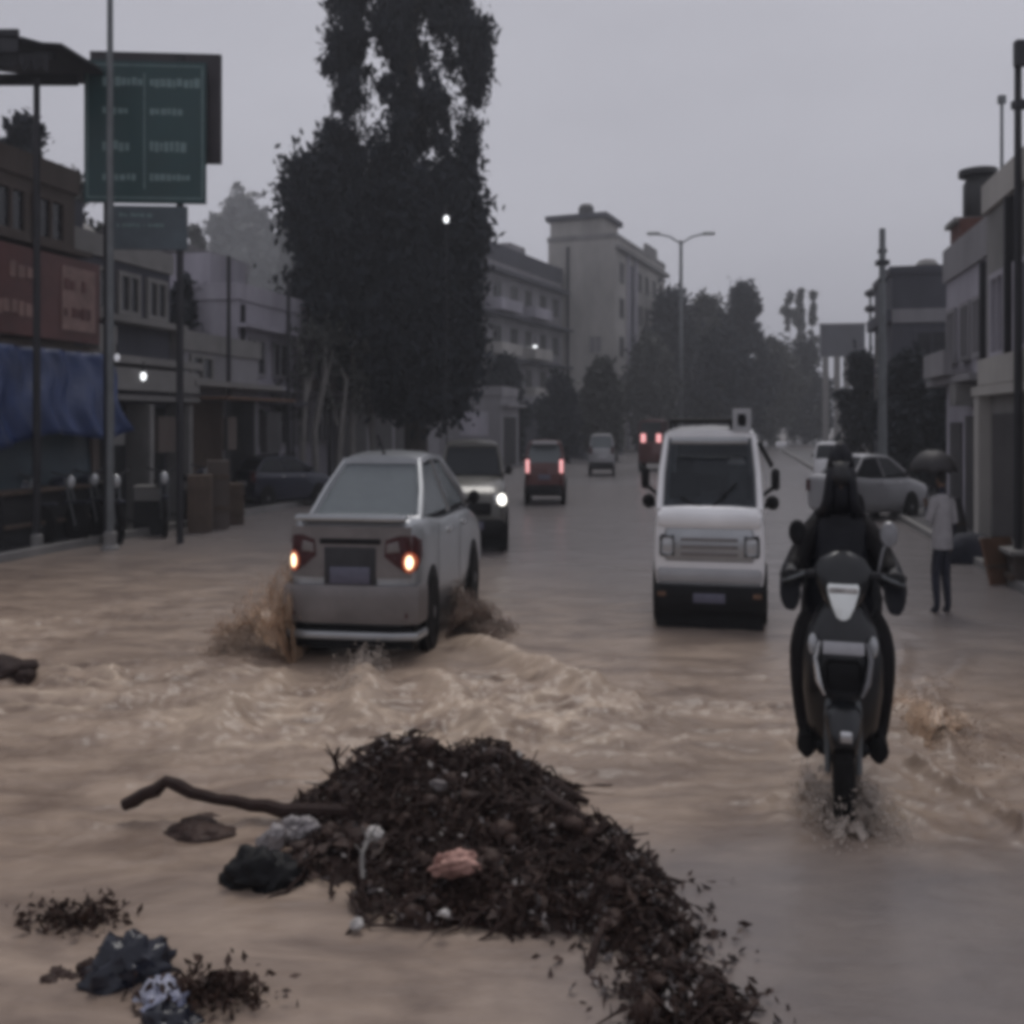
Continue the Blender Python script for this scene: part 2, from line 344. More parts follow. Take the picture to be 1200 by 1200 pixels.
strip('pavement', TR + 0.1, TR + 12, -6, 60, -0.05, 0.085, M['paving'])
strip('kerb', TL - 0.1, TL, -6, 60, -0.05, 0.13, M['concrete'])
strip('kerb', TR, TR + 0.1, -6, 60, -0.05, 0.115, M['concrete'])

WZ = 0.03                                  # mean water level
def gauss(X, Y, cx, cy, rx, ry): return np.exp(-((X - cx) / rx) ** 2 - ((Y - cy) / ry) ** 2)
def ridge(X, Y, p, q, w):
    d = np.array([q[0] - p[0], q[1] - p[1]]); L = np.hypot(*d); d = d / L
    a = (X - p[0]) * d[0] + (Y - p[1]) * d[1]; b = (X - p[0]) * -d[1] + (Y - p[1]) * d[0]
    b = b + 0.05 * fbm(a * 3, b * 0 + 1.3, 3, 5)
    e = np.clip(a / L * 5 + 0.4, 0, 1) * np.clip((1 - a / L) * 4 + 0.4, 0, 1)
    return np.exp(-(b / w) ** 2) * e
def water_fields(X, Y):
    P = lambda px, py: tuple(G(px, py)[:2])
    h = 0.014 * fbm(X * 1.3, Y * 3.2, 4, 1) + 0.006 * fbm(X * 4 + fbm(X, Y, 2, 4), Y * 9, 3, 2)
    rough = 0.25 + 0 * X
    turb = np.abs(fbm(X * 3.2 + 0.5 * fbm(X * 2, Y * 2, 2, 8), Y * 4.2, 5, 3))
    z1 = np.maximum(gauss(X, Y, -1.15, 5.6, 1.5, 0.9), 0.55 * gauss(X, Y, -2.2, 5.6, 1.6, 1.3)); z2 = gauss(X, Y, -0.1, 5.6, 0.9, 0.7); z3 = gauss(X, Y, *P(1090, 850), 0.45, 0.6); z4 = gauss(X, Y, *P(20, 740), 0.9, 0.8)
    z5 = gauss(X, Y, *P(985, 960), 0.35, 0.3)
    zz = np.clip(z1 + z2 + 0.9 * z3 + 0.8 * z4 + z5, 0, 1.2)
    h = h + zz * (0.075 * (0.55 - turb) + 0.022 * fbm(X * 9, Y * 12, 3, 9))
    ch = np.clip(gauss(X, Y, -1.0, 5.7, 2.4, 1.5) + .9 * gauss(X, Y, 2.0, 4.7, .8, 1.2) + .35 * gauss(X, Y, .6, 5.0, 1.0, 1.2) + .8 * gauss(X, Y, -3.4, 7.4, 2.0, 1.8) + .12, 0, 1.1)
    wx, wy = X + .12 * fbm(X * 1.7, Y * 1.7, 2, 61), Y + .10 * fbm(X * 1.9, Y * 1.6, 2, 62)
    cr1 = (1 - np.abs(vnoise(wx * 2.6 + wy * .8, wy * 5.2, 63))) ** 2.5; cr2 = (1 - np.abs(vnoise(wx * 5.5 - wy * 1.1, wy * 10.5, 64))) ** 2.5
    patch = np.clip(.55 + .9 * fbm(X * 1.1, Y * 1.4, 3, 66), .1, 1.2)
    h = h + ch * patch * (.046 * cr1 + .021 * cr2 + .008 * vnoise(wx * 15, wy * 24, 65) - .027)
    foam0 = np.clip(ch * patch * (cr1 * .9 + cr2 * .55) - .62, 0, 1) * 1.1 * np.clip(.7 + fbm(X * 6, Y * 8, 3, 67), 0, 1)
    foam = np.clip(zz * 1.2 - 0.35, 0, 1) * np.clip(fbm(X * 4, Y * 7, 4, 12) * 1.5 + 0.12, 0, 1)
    foam = np.maximum(foam, foam0)
    foam = np.clip(foam, 0, .85); lee = 1 - .85 * gauss(X, Y, -1.08, 7.1, .62, .42); h = h * lee
    # wake of the sedan
    for p, q, w, a in (((425, 795), (425, 880), .12, .10), ((335, 800), (240, 880), .12, .08), ((500, 800), (600, 890), .12, .08), ((545, 755), (720, 830), .12, .10), ((300, 790), (150, 830), .12, .05),
                       ((600, 765), (720, 850), .10, .03), ((330, 775), (120, 800), .14, .035), ((300, 828), (60, 880), .10, .03), ((250, 850), (360, 838), .05, .03)):
        r = ridge(X, Y, P(*p), P(*q), w); h = h + a * r * (0.8 + 0.35 * fbm(X * 6, Y * 6, 3, 21)); foam = np.maximum(foam, r * 0.45 * (a > .05))
    # crests right of the scooter
    for p, q, w, a in (((1072, 900), (1260, 1020), .055, .085), ((1085, 800), (1125, 905), .05, .05), ((1140, 770), (1100, 830), .05, .03), ((1060, 760), (1050, 860), .06, .03)):
        r = ridge(X, Y, P(*p), P(*q), w); h = h + a * r * (0.75 + 0.6 * fbm(X * 8, Y * 8, 3, 31))
    # thin steps of water running over the asphalt, and ripples across the street
    yy = Y + 0.22 * fbm(X * 1.1, X * 0, 3, 40) + .06 * fbm(X * 5, Y * 5, 3, 41)
    front = 1955 / 515.0
    h = h + 0.004 * np.exp(-((yy - front) / 0.06) ** 2) + 0.010 * np.exp(-((yy - 3.55) / 0.02) ** 2) * (X < 0) + 0.010 * np.exp(-((yy - 4.6) / 0.03) ** 2) * (X > -0.2) + 0.012 * np.exp(-((yy - 4.25) / 0.03) ** 2) * (X < -0.9)
    near = 1 / (1 + np.exp((yy - front) / 0.09))            # nearer than the front: only a film
    h = h * (1 - 0.72 * near) - 0.012 * near
    mud = 1 - near * (0.48 + 0.32 * np.tanh((X - 0.25) * 2.5))
    # far right and far ahead the water thins to wet asphalt
    edge = 9.6 - 0.55 * X + 0.7 * fbm(X * 0.9, Y * 0.5, 3, 50)
    far = 1 / (1 + np.exp(-(Y - edge) / 1.0))
    right = 1 / (1 + np.exp(-(X - 0.28 * Y + 0.1) / 0.25)) / (1 + np.exp(-(Y - 6.6) / 0.5))
    mud = mud * (1 - 0.97 * far) * (1 - 0.55 * right)
    h = h * (1 - 0.5 * far)
    return h, np.clip(mud, 0, 1), np.clip(foam, 0, 1)
def make_water():
    nr, nc = 820, 600
    D = 2.2 * (26 / 2.2) ** np.linspace(0, 1, nr); u = np.linspace(-0.85, 0.78, nc)
    Y, U = np.meshgrid(D, u, indexing='ij'); X = U * Y
    h, mud, foam = water_fields(X, Y)
    t = X * DY - Y * DX
    keep = (t > TL + 0.002) & (t < TR - 0.002)
    X2 = np.where(t <= TL + 0.002, (TL + 0.002 + Y * DX) / DY, np.where(t >= TR - 0.002, (TR - 0.002 + Y * DX) / DY, X))
    V = np.stack([X2, Y, WZ + h], -1).reshape(-1, 3)
    idx = np.arange(nr * nc).reshape(nr, nc)
    Q = np.stack([idx[:-1, :-1], idx[:-1, 1:], idx[1:, 1:], idx[1:, :-1]], -1)
    ok = (keep[:-1, :-1] | keep[:-1, 1:] | keep[1:, 1:] | keep[1:, :-1])
    Q = Q[ok]
    o = mesh_np('water', V, Q, M['water'], smooth=True)
    for nm, arr in (('mud', mud), ('foam', foam)):
        a = o.data.attributes.new(nm, 'FLOAT', 'POINT')
        if len(o.data.vertices) == arr.size: a.data.foreach_set('value', arr.ravel().astype(np.float32))
    tag(o, kind='structure')
make_water()
def water_z(x, y): return WZ + float(water_fields(np.array([x]), np.array([y]))[0][0])

# ------------------------------------------------------------------ vehicles
def section(y, w, z0, zt):
    h = zt - z0
    half = [(w * .78, z0), (w * .95, z0 + .06), (w, z0 + h * .32), (w, z0 + h * .55), (w * .985, z0 + h * .78), (w * .95, zt - .035), (w * .86, zt), (w * .4, zt + .012)]
    return [(x, y, z) for x, z in half] + [(-x, y, z) for x, z in reversed(half)]
def wheel(root, x, y, r, sc, wd=.19, rim='rim'):
    s = 1 if x > 0 else -1
    w = MB(); w.lathe([(r * .62, -wd / 2), (r * .93, -wd / 2), (r, -wd * .3), (r, wd * .3), (r * .93, wd / 2), (r * .62, wd / 2)], 24, (x, y, r), 'x')
    t = w.build('wheel', M['rubber'], root, sc)
    m = MB(); xo = s * wd / 2
    m.lathe([(r * .62, xo * .7), (r * .6, xo * .9), (r * .2, xo * .96), (r * .12, xo * 1.06), (.01, xo * 1.06)], 20, (x, y, r), 'x'); m.build('rim', M[rim], t, sc)
    return t
def car(name, label, loc, rz, st, cab, W_, paint, sc, group=None, wheels=(.75, 3.3), wr=.3, gl='glass_car', low=None, parts=None):
    """st: stations (y, half width, bottom, top), rear at 0; cab: (y rear foot, y rear top, y front top, y front foot, belt, roof, half width foot, half width top)"""
    root = empty(name, loc, rz, label, 'car' if 'van' not in name and 'truck' not in name else 'van', group)
    b = MB(); b.loft([section(*s) for s in st]); body = b.build('body', paint, root, sc, angle=50)
    y0, y1, y2, y3, zb, zr, wb, wt = cab
    A = {'rl': (-wb * .93, y0, zb), 'rr': (wb * .93, y0, zb), 'fl': (-wb * .93, y3, zb), 'fr': (wb * .93, y3, zb),
         'Rl': (-wt, y1, zr - .05), 'Rr': (wt, y1, zr - .05), 'Fl': (-wt, y2, zr - .05), 'Fr': (wt, y2, zr - .05)}
    A = {k: Vector(v) for k, v in A.items()}
    for a, c in (('rl', 'Rl'), ('rr', 'Rr'), ('fl', 'Fl'), ('fr', 'Fr')):
        MB().tube([A[a], A[a].lerp(A[c], .5) + Vector((A[a].x * .03, 0, 0)), A[c]], [.05, .045, .04], 6).build('pillar', paint, root, sc)
    ym = (y0 * .45 + y3 * .55); yM = y1 * .45 + y2 * .55
    for s in (-1, 1): MB().tube([(s * wb * .95, ym, zb), (s * wt, yM, zr - .05)], .035, 6).build('pillar', paint, root, sc)
    r = MB(); rr = []
    for i in range(7):
        f = i / 6; y = y1 - .05 + (y2 - y1 + .1) * f; z = zr - .03 + .035 * math.sin(math.pi * f)
        e = [(wt + .03, -.04), (wt + .01, 0.0), (wt * .75, .022), (0, .035), (-wt * .75, .022), (-wt - .01, 0.0), (-wt - .03, -.04), (-wt * .8, -.03), (wt * .8, -.03)]
        rr.append([(x, y, z + dz) for x, dz in e])
    r.loft(rr); r.build('roof', paint, root, sc)
    def q(nm, a, b_, c, d, k=.1, g=gl, off=.0):
        a, b_, c, d = [Vector(v) for v in (a, b_, c, d)]; m = (a + b_ + c + d) / 4
        pts = [v.lerp(m, k) for v in (a, b_, c, d)]
        MB().slab(pts, .012).build(nm, M[g], root, sc, smooth=False)
    q('rear_window', A['rl'], A['rr'], A['Rr'], A['Rl'], .05)
    q('windscreen', A['fr'], A['fl'], A['Fl'], A['Fr'], .05)
    for s, k in ((-1, 'l'), (1, 'r')):
        B0 = Vector((s * wb * .95, ym, zb)); B1 = Vector((s * wt, yM, zr - .05))
        q('side_window', A['r' + k], B0, B1, A['R' + k], .12); q('side_window', B0, A['f' + k], A['F' + k], B1, .12)
    i = MB(); i.box(-wb * .85, wb * .85, y0 + .1, y3 - .1, zb - .25, zb - .02 + .03)
    for s in (-.36, .36):
        i.rbox(s - .22, s + .22, ym + .1, ym + .26, zb, zb + .28, .04); i.rbox(s - .12, s + .12, ym + .12, ym + .22, zb + .29, zb + .44, .03)
    i.rbox(-wb * .8, wb * .8, y0 + .35, y0 + .5, zb, zb + .22, .04)
    i.build('seat', M['interior'], root, sc)
    for y in wheels:
        for s in (-1, 1):
            MB().lathe([(wr * 1.18, 0), (wr * 1.2, s * .02), (wr * 1.05, s * .022)], 20, (s * (W_ - .012), y, wr), 'x').build('wheel_arch', M['black'], root, sc)
            wheel(root, s * (W_ - .06), y, wr, sc)
    for s in (-1, 1):
        mm = MB(); mm.blob((s * (W_ + .09), y3 - .25, zb + .07), (.085, .05, .062), 3, .1, 2); mm.tube([(s * (W_ - .05), y3 - .25, zb + .02), (s * (W_ + .05), y3 - .25, zb + .06)], .02, 5)
        mm.build('door_mirror', M['black'], root, sc)
        for yy in (ym - .35, ym + .55):
            MB().rbox(s * W_ - .015, s * W_ + .015, yy, yy + .18, zb - .15, zb - .11, .008).build('door_handle', M['chrome'], root, sc)
    return root
def fit(root): return root
SC = (K, K, 1)

# --- the white sedan driving away
sp = G(411, 779)
SED = [(0, .60, .36, .90), (.02, .72, .31, .965), (.07, .79, .27, 1.01), (.18, .835, .24, 1.035), (.45, .85, .22, 1.04), (.85, .855, .2, 1.01), (1.5, .86, .2, .96), (2.4, .86, .2, .95), (3.2, .85, .2, .96), (3.7, .83, .22, .88), (4.1, .8, .25, .80), (4.3, .72, .3, .72), (4.4, .55, .38, .6)]
sed = car('sedan', 'silver white sedan with lit tail lights driving away through the flood water', sp, R(-8.5), SED,
          (.52, 1.25, 2.3, 3.2, .99, 1.46, .80, .53), .85, M['silver'], (K * .87, K, .985), gl='glass_pale')
S = (K * .87, K, .985)
MB().rbox(-.72, .72, -.06, .12, 1.025, 1.065, .015).build('boot_spoiler', M['silver'], sed, S)
bl = MB(); bl.wall([(-.78, .035), (-.5, -.012), (.5, -.012), (.78, .035)], .62, .985, .012)
bl.build('boot_lid', M['shade_paint'], sed, S)
MB().rbox(-.40, .40, -.035, -.005, .86, .90, .008).build('boot_trim', M['black'], sed, S)
pr = MB(); pr.rbox(-.34, .34, -.03, -.013, .55, .84, .008); rec = pr.build('plate_recess', M['interior'], sed, S)
MB().rbox(-.26, .26, -.045, -.031, .58, .70, .005).build('number_plate', M['plate_dim'], sed, S)
bp_ = MB(); bp_.wall([(-.87, .30), (-.84, .02), (-.55, -.03), (.55, -.03), (.84, .02), (.87, .30)], .30, .57, .05); bp_.build('rear_bumper', M['shade_paint'], sed, S)
bp_ = MB(); bp_.wall([(-.87, .28), (-.84, .0), (-.55, -.055), (.55, -.055), (.84, .0), (.87, .28)], .19, .245, .05); bp_.build('bumper_strip', M['silver'], sed, S)
MB().box(-.8, .8, .0, .3, .12, .27).build('underside', M['black'], sed, S)
def rear_y(x):
    return float(np.interp(abs(x), (0, .5, .70, .79, .835, .86), (-.014, -.010, .012, .05, .13, .26)))
def rear_plate(mb, pts, t0, t1, n=10):
    """a plate with this outline (x, z), bent round the tail of the car and standing t0..t1 proud of it"""
    cx = sum(p[0] for p in pts) / len(pts); czz = sum(p[1] for p in pts) / len(pts); P = []
    for i, p in enumerate(pts):
        q = pts[(i + 1) % len(pts)]
        for k in range(4): f = k / 4; P.append((p[0] * (1 - f) + q[0] * f, p[1] * (1 - f) + q[1] * f))
    rr = []
    for f, t in ((1, t0), (1, (t0 + t1) / 2), (.94, t1), (.6, t1), (.25, t1)): rr.append([(cx + (x - cx) * f, rear_y(cx + (x - cx) * f) - t, czz + (z - czz) * f) for x, z in P])
    return mb.loft(rr)
def oval(cx, cz_, rx, rz_, n=12): return [(cx + rx * math.cos(2 * math.pi * k / n), cz_ + rz_ * math.sin(2 * math.pi * k / n)) for k in range(n)]
for s in (-1, 1):
    o_ = [(s * x, z) for x, z in ((.43, .775), (.45, .895), (.62, .925), (.80, .925), (.853, .88), (.857, .76), (.83, .675), (.72, .655), (.60, .70))]
    tl = rear_plate(MB(), o_, -.03, .022).build('tail_light', M['redlens'], sed, S, angle=60)
    rear_plate(MB(), oval(s * .755, .735, .085, .075), .018, .028).build('lamp_halo', M['redlamp'], tl, S, angle=60)  # halo round the bulb, drawn as a dim glowing disk
    rear_plate(MB(), oval(s * .755, .735, .046, .050), .024, .036).build('lamp', M['tailbulb'], tl, S, angle=60)
    rear_plate(MB(), [(s * x, z) for x, z in ((.47, .80), (.48, .865), (.62, .885), (.64, .81))], .018, .027).build('reverse_lens', M['shade_paint'], tl, S, angle=60)
    MB().rbox(s * .66 - .09, s * .66 + .09, -.045, .0, .34, .39, .01).build('bumper_reflector', M['redlens'], sed, S)
an = MB(); an.blob((0, 1.32, 1.475), (.03, .06, .02), 2, .05, 1); an.tube([(0, 1.32, 1.48), (0, 1.05, 1.62)], .012, 5); an.build('antenna', M['black'], sed, S)
for yy in (1.0, 2.25): MB().wall([(.872, yy), (.872, yy + .012)], .32, .95, .004).build('door_seam', M['black'], sed, S)

# --- grey car coming towards us in the left lane
def facing(px, py): return G(px, py)
HAT = [(0, .66, .38, .9), (.06, .76, .3, 1.0), (.3, .80, .24, 1.0), (1.0, .82, .2, .97), (2.0, .82, .2, .96), (2.6, .81, .2, .97), (3.2, .79, .22, .90), (3.55, .74, .26, .80), (3.7, .64, .34, .7)]
SH = (K * .86, K, 1)
o2 = car('hatchback', 'mud-grey hatchback with a lit headlight just beyond the silver sedan', G(543, 652) + Vector((0, 3.7 * K, 0)), R(180 + 3), HAT,
         (.12, .45, 2.05, 2.5, .98, 1.42, .79, .62), .81, M['grey_paint'], SH, wheels=(.6, 2.95), gl='glass_dark')
for s in (-1, 1):
    hl = MB(); hl.rbox(s * .60 - .13, s * .60 + .13, 3.56, 3.70, .62, .78, .03); h = hl.build('headlight', M['headlens'], o2, SH)
    if s < 0: MB().blob((s * .66, 3.71, .72), (.11, .04, .075), 5, .05, 2).build('lamp', M['headbulb'], h, SH)
MB().rbox(-.74, .74, 3.58, 3.76, .24, .46, .04).build('front_bumper', M['black'], o2, SH)
MB().rbox(-.42, .42, 3.64, 3.725, .52, .68, .02).build('grille', M['black'], o2, SH)
MB().rbox(-.24, .24, 3.762, 3.775, .34, .44, .004).build('number_plate', M['plate_dim'], o2, SH)
MB().box(-.74, .74, 3.3, 3.6, .1, .26).build('underside', M['black'], o2, SH)

# --- dark red car driving away further on
def tail(root, x, y, z, lens='redlens', lamp='redlamp', S=SC, h=.13):
    for s in (-1, 1):
        t = MB().rbox(s * x - .10, s * x + .10, y - .03, y + .1, z - h, z + h, .02).build('tail_light', M[lens], root, S)
        MB().rbox(s * x - .075, s * x + .075, y - .05, y - .028, z - h * .75, z + h * .75, .01).build('lamp', M[lamp], t, S)
SF = (K * .78, K * .8, .88)
o3 = car('hatchback', 'small dark red hatchback with red brake lights on the wet road', G(638, 594), R(-4), HAT,
         (.05, .35, 1.9, 2.75, .98, 1.48, .79, .62), .81, M['red_paint'], SF, wheels=(.6, 2.95), gl='glass_pale')
tail(o3, .68, 0, .93, 'redlens', 'pinkbulb', SF, .2)
MB().rbox(-.74, .74, -.06, .1, .26, .5, .04).build('rear_bumper', M['black'], o3, SF)
MB().rbox(-.24, .24, -.03, .01, .62, .74, .005).build('number_plate', M['plate_dim'], o3, SF)
MB().rbox(-.5, .5, -.02, .3, 1.42, 1.5, .02).build('roof_spoiler', M['pale_paint'], o3, SF)
# --- pale car far ahead
o4 = car('hatchback', 'pale silver hatchback far ahead on the wet road', G(705, 558), R(-6), HAT,
         (.05, .35, 1.9, 2.75, .98, 1.48, .79, .62), .81, M['pale_paint'], SF, wheels=(.6, 2.95), gl='glass_pale')
tail(o4, .68, 0, .93, 'redlens', 'redlens', SF)
MB().rbox(-.74, .74, -.06, .1, .26, .5, .04).build('rear_bumper', M['black'], o4, SF)
MB().rbox(-.24, .24, -.03, .01, .62, .74, .005).build('number_plate', M['plate'], o4, SF)
# --- maroon three-wheeler like van with glowing tail lights
VAN = [(0, .66, .32, 1.0), (.05, .70, .28, 1.03), (.3, .71, .25, 1.03), (1.6, .71, .25, 1.03), (3.0, .71, .25, 1.03), (3.28, .70, .27, 1.02), (3.34, .69, .3, 1.0), (3.37, .62, .36, .94)]
o5 = car('microvan', 'maroon microvan with two pinkish glowing tail lights far down the road', G(763, 552), R(-14), VAN,
         (.02, .12, 2.7, 3.25, 1.03, 1.78, .70, .6), .71, M['red_paint'], SC, wheels=(.6, 2.7), gl='glass_dark')
for s in (-1, 1):
    t = MB().rbox(s * .42 - .16, s * .42 + .16, -.04, .06, .95, 1.35, .03).build('tail_light', M['redlens'], o5, SC)
    MB().rbox(s * .42 - .13, s * .42 + .13, -.06, -.038, 1.0, 1.3, .02).build('lamp', M['pinkbulb'], t, SC)

# --- white microvan coming towards us
VS = (.895 / 1.42, K, .985)
vp = G(831, 741)
vang = R(180 - 12.2)
fw = Vector((-math.sin(vang), math.cos(vang), 0))
van = car('microvan', 'white microvan with roof rack coming towards us in the right lane', vp - fw * 3.37 * K, vang, VAN,
          (.05, .15, 2.72, 3.27, .985, 1.66, .69, .57), .71, M['white_paint'], VS, wheels=(.6, 2.75), wr=.27, gl='glass_car')
MB().rbox(-.66, .66, 3.24, 3.42, .86, .985, .03).build('front_ledge', M['white_paint'], van, VS)
gp = MB().rbox(-.56, .56, 3.355, 3.395, .58, .85, .02).build('front_panel', M['silver'], van, VS)
MB().rbox(-.66, .66, 3.35, 3.41, .40, .52, .02).build('front_skirt', M['pale_paint'], van, VS)
for s in (-1, 1):
    h = MB().rbox(s * .53 - .10, s * .53 + .10, 3.375, 3.405, .62, .80, .02).build('headlight', M['black'], van, VS)
    MB().rbox(s * .53 - .075, s * .53 + .075, 3.40, 3.418, .64, .78, .02).build('lens', M['headlens'], h, VS)
MB().rbox(-.70, .70, 3.30, 3.47, .16, .39, .03).build('front_bumper', M['black'], van, VS)
MB().box(-.68, .68, 1.6, 3.36, .02, .30).build('underside', M['black'], van, VS)
MB().rbox(-.5, .5, 3.02, 3.07, 1.545, 1.60, .01).build('sun_strip', M['silver'], van, VS)
wp = MB(); wp.tube([(.0, 3.29, 1.0), (-.35, 3.12, 1.22)], .012, 5); wp.tube([(.02, 3.29, 1.0), (.38, 3.2, 1.10)], .012, 5); wp.blob((.0, 3.28, 1.0), (.09, .03, .03), 1, .1, 1)
wp.build('wiper', M['black'], van, VS)
MB().rbox(-.48, -.22, 2.80, 2.92, 1.02, 1.42, .03).build('seat_cover', M['seatpale'], van, VS)
for s in (-1, 1):
    mm = MB(); mm.rbox(s * .84 - .055, s * .84 + .055, 3.02, 3.09, 1.16, 1.34, .025); mm.tube([(s * .68, 3.1, 1.12), (s * .84, 3.07, 1.2)], .02, 5)
    if s < 0: mm.tube([(s * .63, 3.0, 1.56), (s * .80, 3.06, 1.36)], .028, 5)
    mm.build('wing_mirror', M['black'], van, VS)
rk = MB()
for y in (1.5, 2.0, 2.5, 2.75): rk.tube([(-.28, y, 1.74), (.52, y, 1.74)], .02, 5)
for x in (-.28, .52): rk.tube([(x, 1.4, 1.74), (x, 2.78, 1.74)], .022, 5)
for x in (-.28, .52):
    for y in (1.5, 2.7): rk.tube([(x, y, 1.66), (x, y, 1.74)], .018, 5)
rk.build('roof_rack', M['black'], van, VS)
bx = MB()
for a in ((-.54, -.48, 1.69, 1.80), (-.36, -.30, 1.69, 1.80), (-.54, -.30, 1.80, 1.845), (-.54, -.30, 1.65, 1.69)): bx.box(a[0], a[1], 2.55, 2.8, a[2], a[3])
rb = bx.build('roof_box', M['pale_paint'], van, VS, smooth=False)
MB().lathe([(.01, .0), (.045, .02), (.055, .1), (.055, .16)], 14, (-.42, 2.6, 1.745), 'y').build('horn', M['black'], rb, VS)
gr = MB()
for z in (.63, .69, .75): gr.rbox(-.36, .36, 3.394, 3.405, z, z + .025, .004)
gr.build('grille_slats', M['shade_paint'], gp, VS)['kind'] = 'stuff'
for s in (-1, 1): MB().rbox(s * .60 - .06, s * .60 + .06, 3.44, 3.475, .29, .34, .01).build('turn_signal', M['rust'], van, VS)
MB().rbox(-.2, .2, 3.468, 3.48, .25, .33, .005).build('number_plate', M['plate_dim'], van, VS)

# --- parked cars
pk = G(1045, 616)
o6 = car('sedan', 'pale grey sedan parked on the right behind the hooded rider', pk + Vector((-1.0, .45, 0)), R(-62), SED,
         (.62, 1.25, 2.45, 3.25, .99, 1.45, .83, .60), .85, M['pale_paint'], (K * .75, K * .8, .78), gl='glass_dark')
tail(o6, .68, 0, .8, 'redlens', 'redlens', (K * .75, K * .8, .78))
o7 = car('hatchback', 'whitish hatchback half hidden behind the parked pale grey sedan', G(1012, 578) + Vector((-.6, .6, 0)), R(-20), HAT,
         (.05, .35, 1.9, 2.75, .98, 1.48, .79, .62), .81, M['white_paint'], (K * .8, K * .8, .8), wheels=(.6, 2.95), gl='glass_dark')
o8 = car('hatchback', 'dark navy hatchback parked by the left shops left of the silver sedan', G(312, 598) + Vector((-.5, .2, 0)), R(-48), HAT,
         (.12, .55, 1.9, 2.75, .98, 1.36, .79, .60), .81, M['dark_paint'], (K * .9, K * .75, .75), wheels=(.6, 2.95), gl='glass_dark')
tail(o8, .66, 0, .86, 'redlens', 'redlens', (K * .9, K * .75, .75))
MB().rbox(-.24, .24, -.03, .01, .62, .74, .005).build('number_plate', M['plate'], o8, (K * .9, K * .75, .75))

# ------------------------------------------------------------------ people
def skin_mesh(joints, bones, name, m, parent, sc=(K, K, 1), levels=2):
    names = list(joints); me = bpy.data.meshes.new(name)
    me.from_pydata([joints[n][0] for n in names], [(names.index(a), names.index(b)) for a, b in bones], [])
    o = bpy.data.objects.new(name, me); col.objects.link(o)
    md = o.modifiers.new('Skin', 'SKIN'); md.use_smooth_shade = True; md.branch_smoothing = 0.6
    for i, n in enumerate(names):
        r = joints[n][1]; sv = me.skin_vertices[0].data[i]
        sv.radius = r if hasattr(r, '__len__') else (r, r); sv.use_root = (i == 0)
    ss = o.modifiers.new('Sub', 'SUBSURF'); ss.levels = ss.render_levels = levels
    dg = bpy.context.evaluated_depsgraph_get(); ev = o.evaluated_get(dg)
    m2 = bpy.data.meshes.new_from_object(ev)
    bpy.data.objects.remove(o)
    m2.transform(Matrix.Diagonal((sc[0], sc[1], sc[2], 1))); m2.name = name
    m2.materials.clear(); m2.materials.append(m)
    m2.polygons.foreach_set('use_smooth', [True] * len(m2.polygons))
    o = bpy.data.objects.new(name, m2); col.objects.link(o); o.parent = parent
    return o
def hand(parent, name, m, wrist, direction, up, side, sc, curl=1.1, size=1.0):
    """palm and five curled fingers along direction, palm facing -up; side=+1 puts the thumb on the +cross side"""
    d = Vector(direction).normalized(); u = Vector(up); u = (u - d * u.dot(d)).normalized(); s = d.cross(u) * side
    mb = MB(); w = Vector(wrist)
    rings = []
    for f, hw, th in ((0, .024, .020), (.035, .036, .018), (.075, .042, .016), (.095, .038, .013)):
        rings.append([w + d * f * size + (s * math.cos(a) * hw + u * math.sin(a) * th) * size for a in [2 * math.pi * k / 10 for k in range(10)]])
    mb.loft(rings)
    for k, (off, ln, r) in enumerate(((-.031, .062, .008), (-.010, .078, .009), (.011, .082, .009), (.031, .072, .0085))):
        p = w + (d * .090 + s * off) * size; pts = [p - d * .012]; a = .25; seg = ln / 3 * size; rad = [r * size]
        pts.append(p); rad.append(r * size)
        for j in range(3):
            a += curl * (.8 if j == 0 else 1.0); p = p + (d * math.cos(a) - u * math.sin(a)) * seg * (1.1 - .12 * j); pts.append(p); rad.append(r * size * (.95 - .12 * j))
        mb.tube(pts, rad, 7)
    p = w + (d * .03 + s * .030) * size
    mb.tube([p, p + (s * .022 + d * .022 - u * .01) * size, p + (s * .026 + d * .045 - u * .03) * size, p + (s * .014 + d * .06 - u * .048) * size], [.012 * size, .0115 * size, .0105 * size, .008 * size], 7)
    return mb.build(name, m, parent, sc)
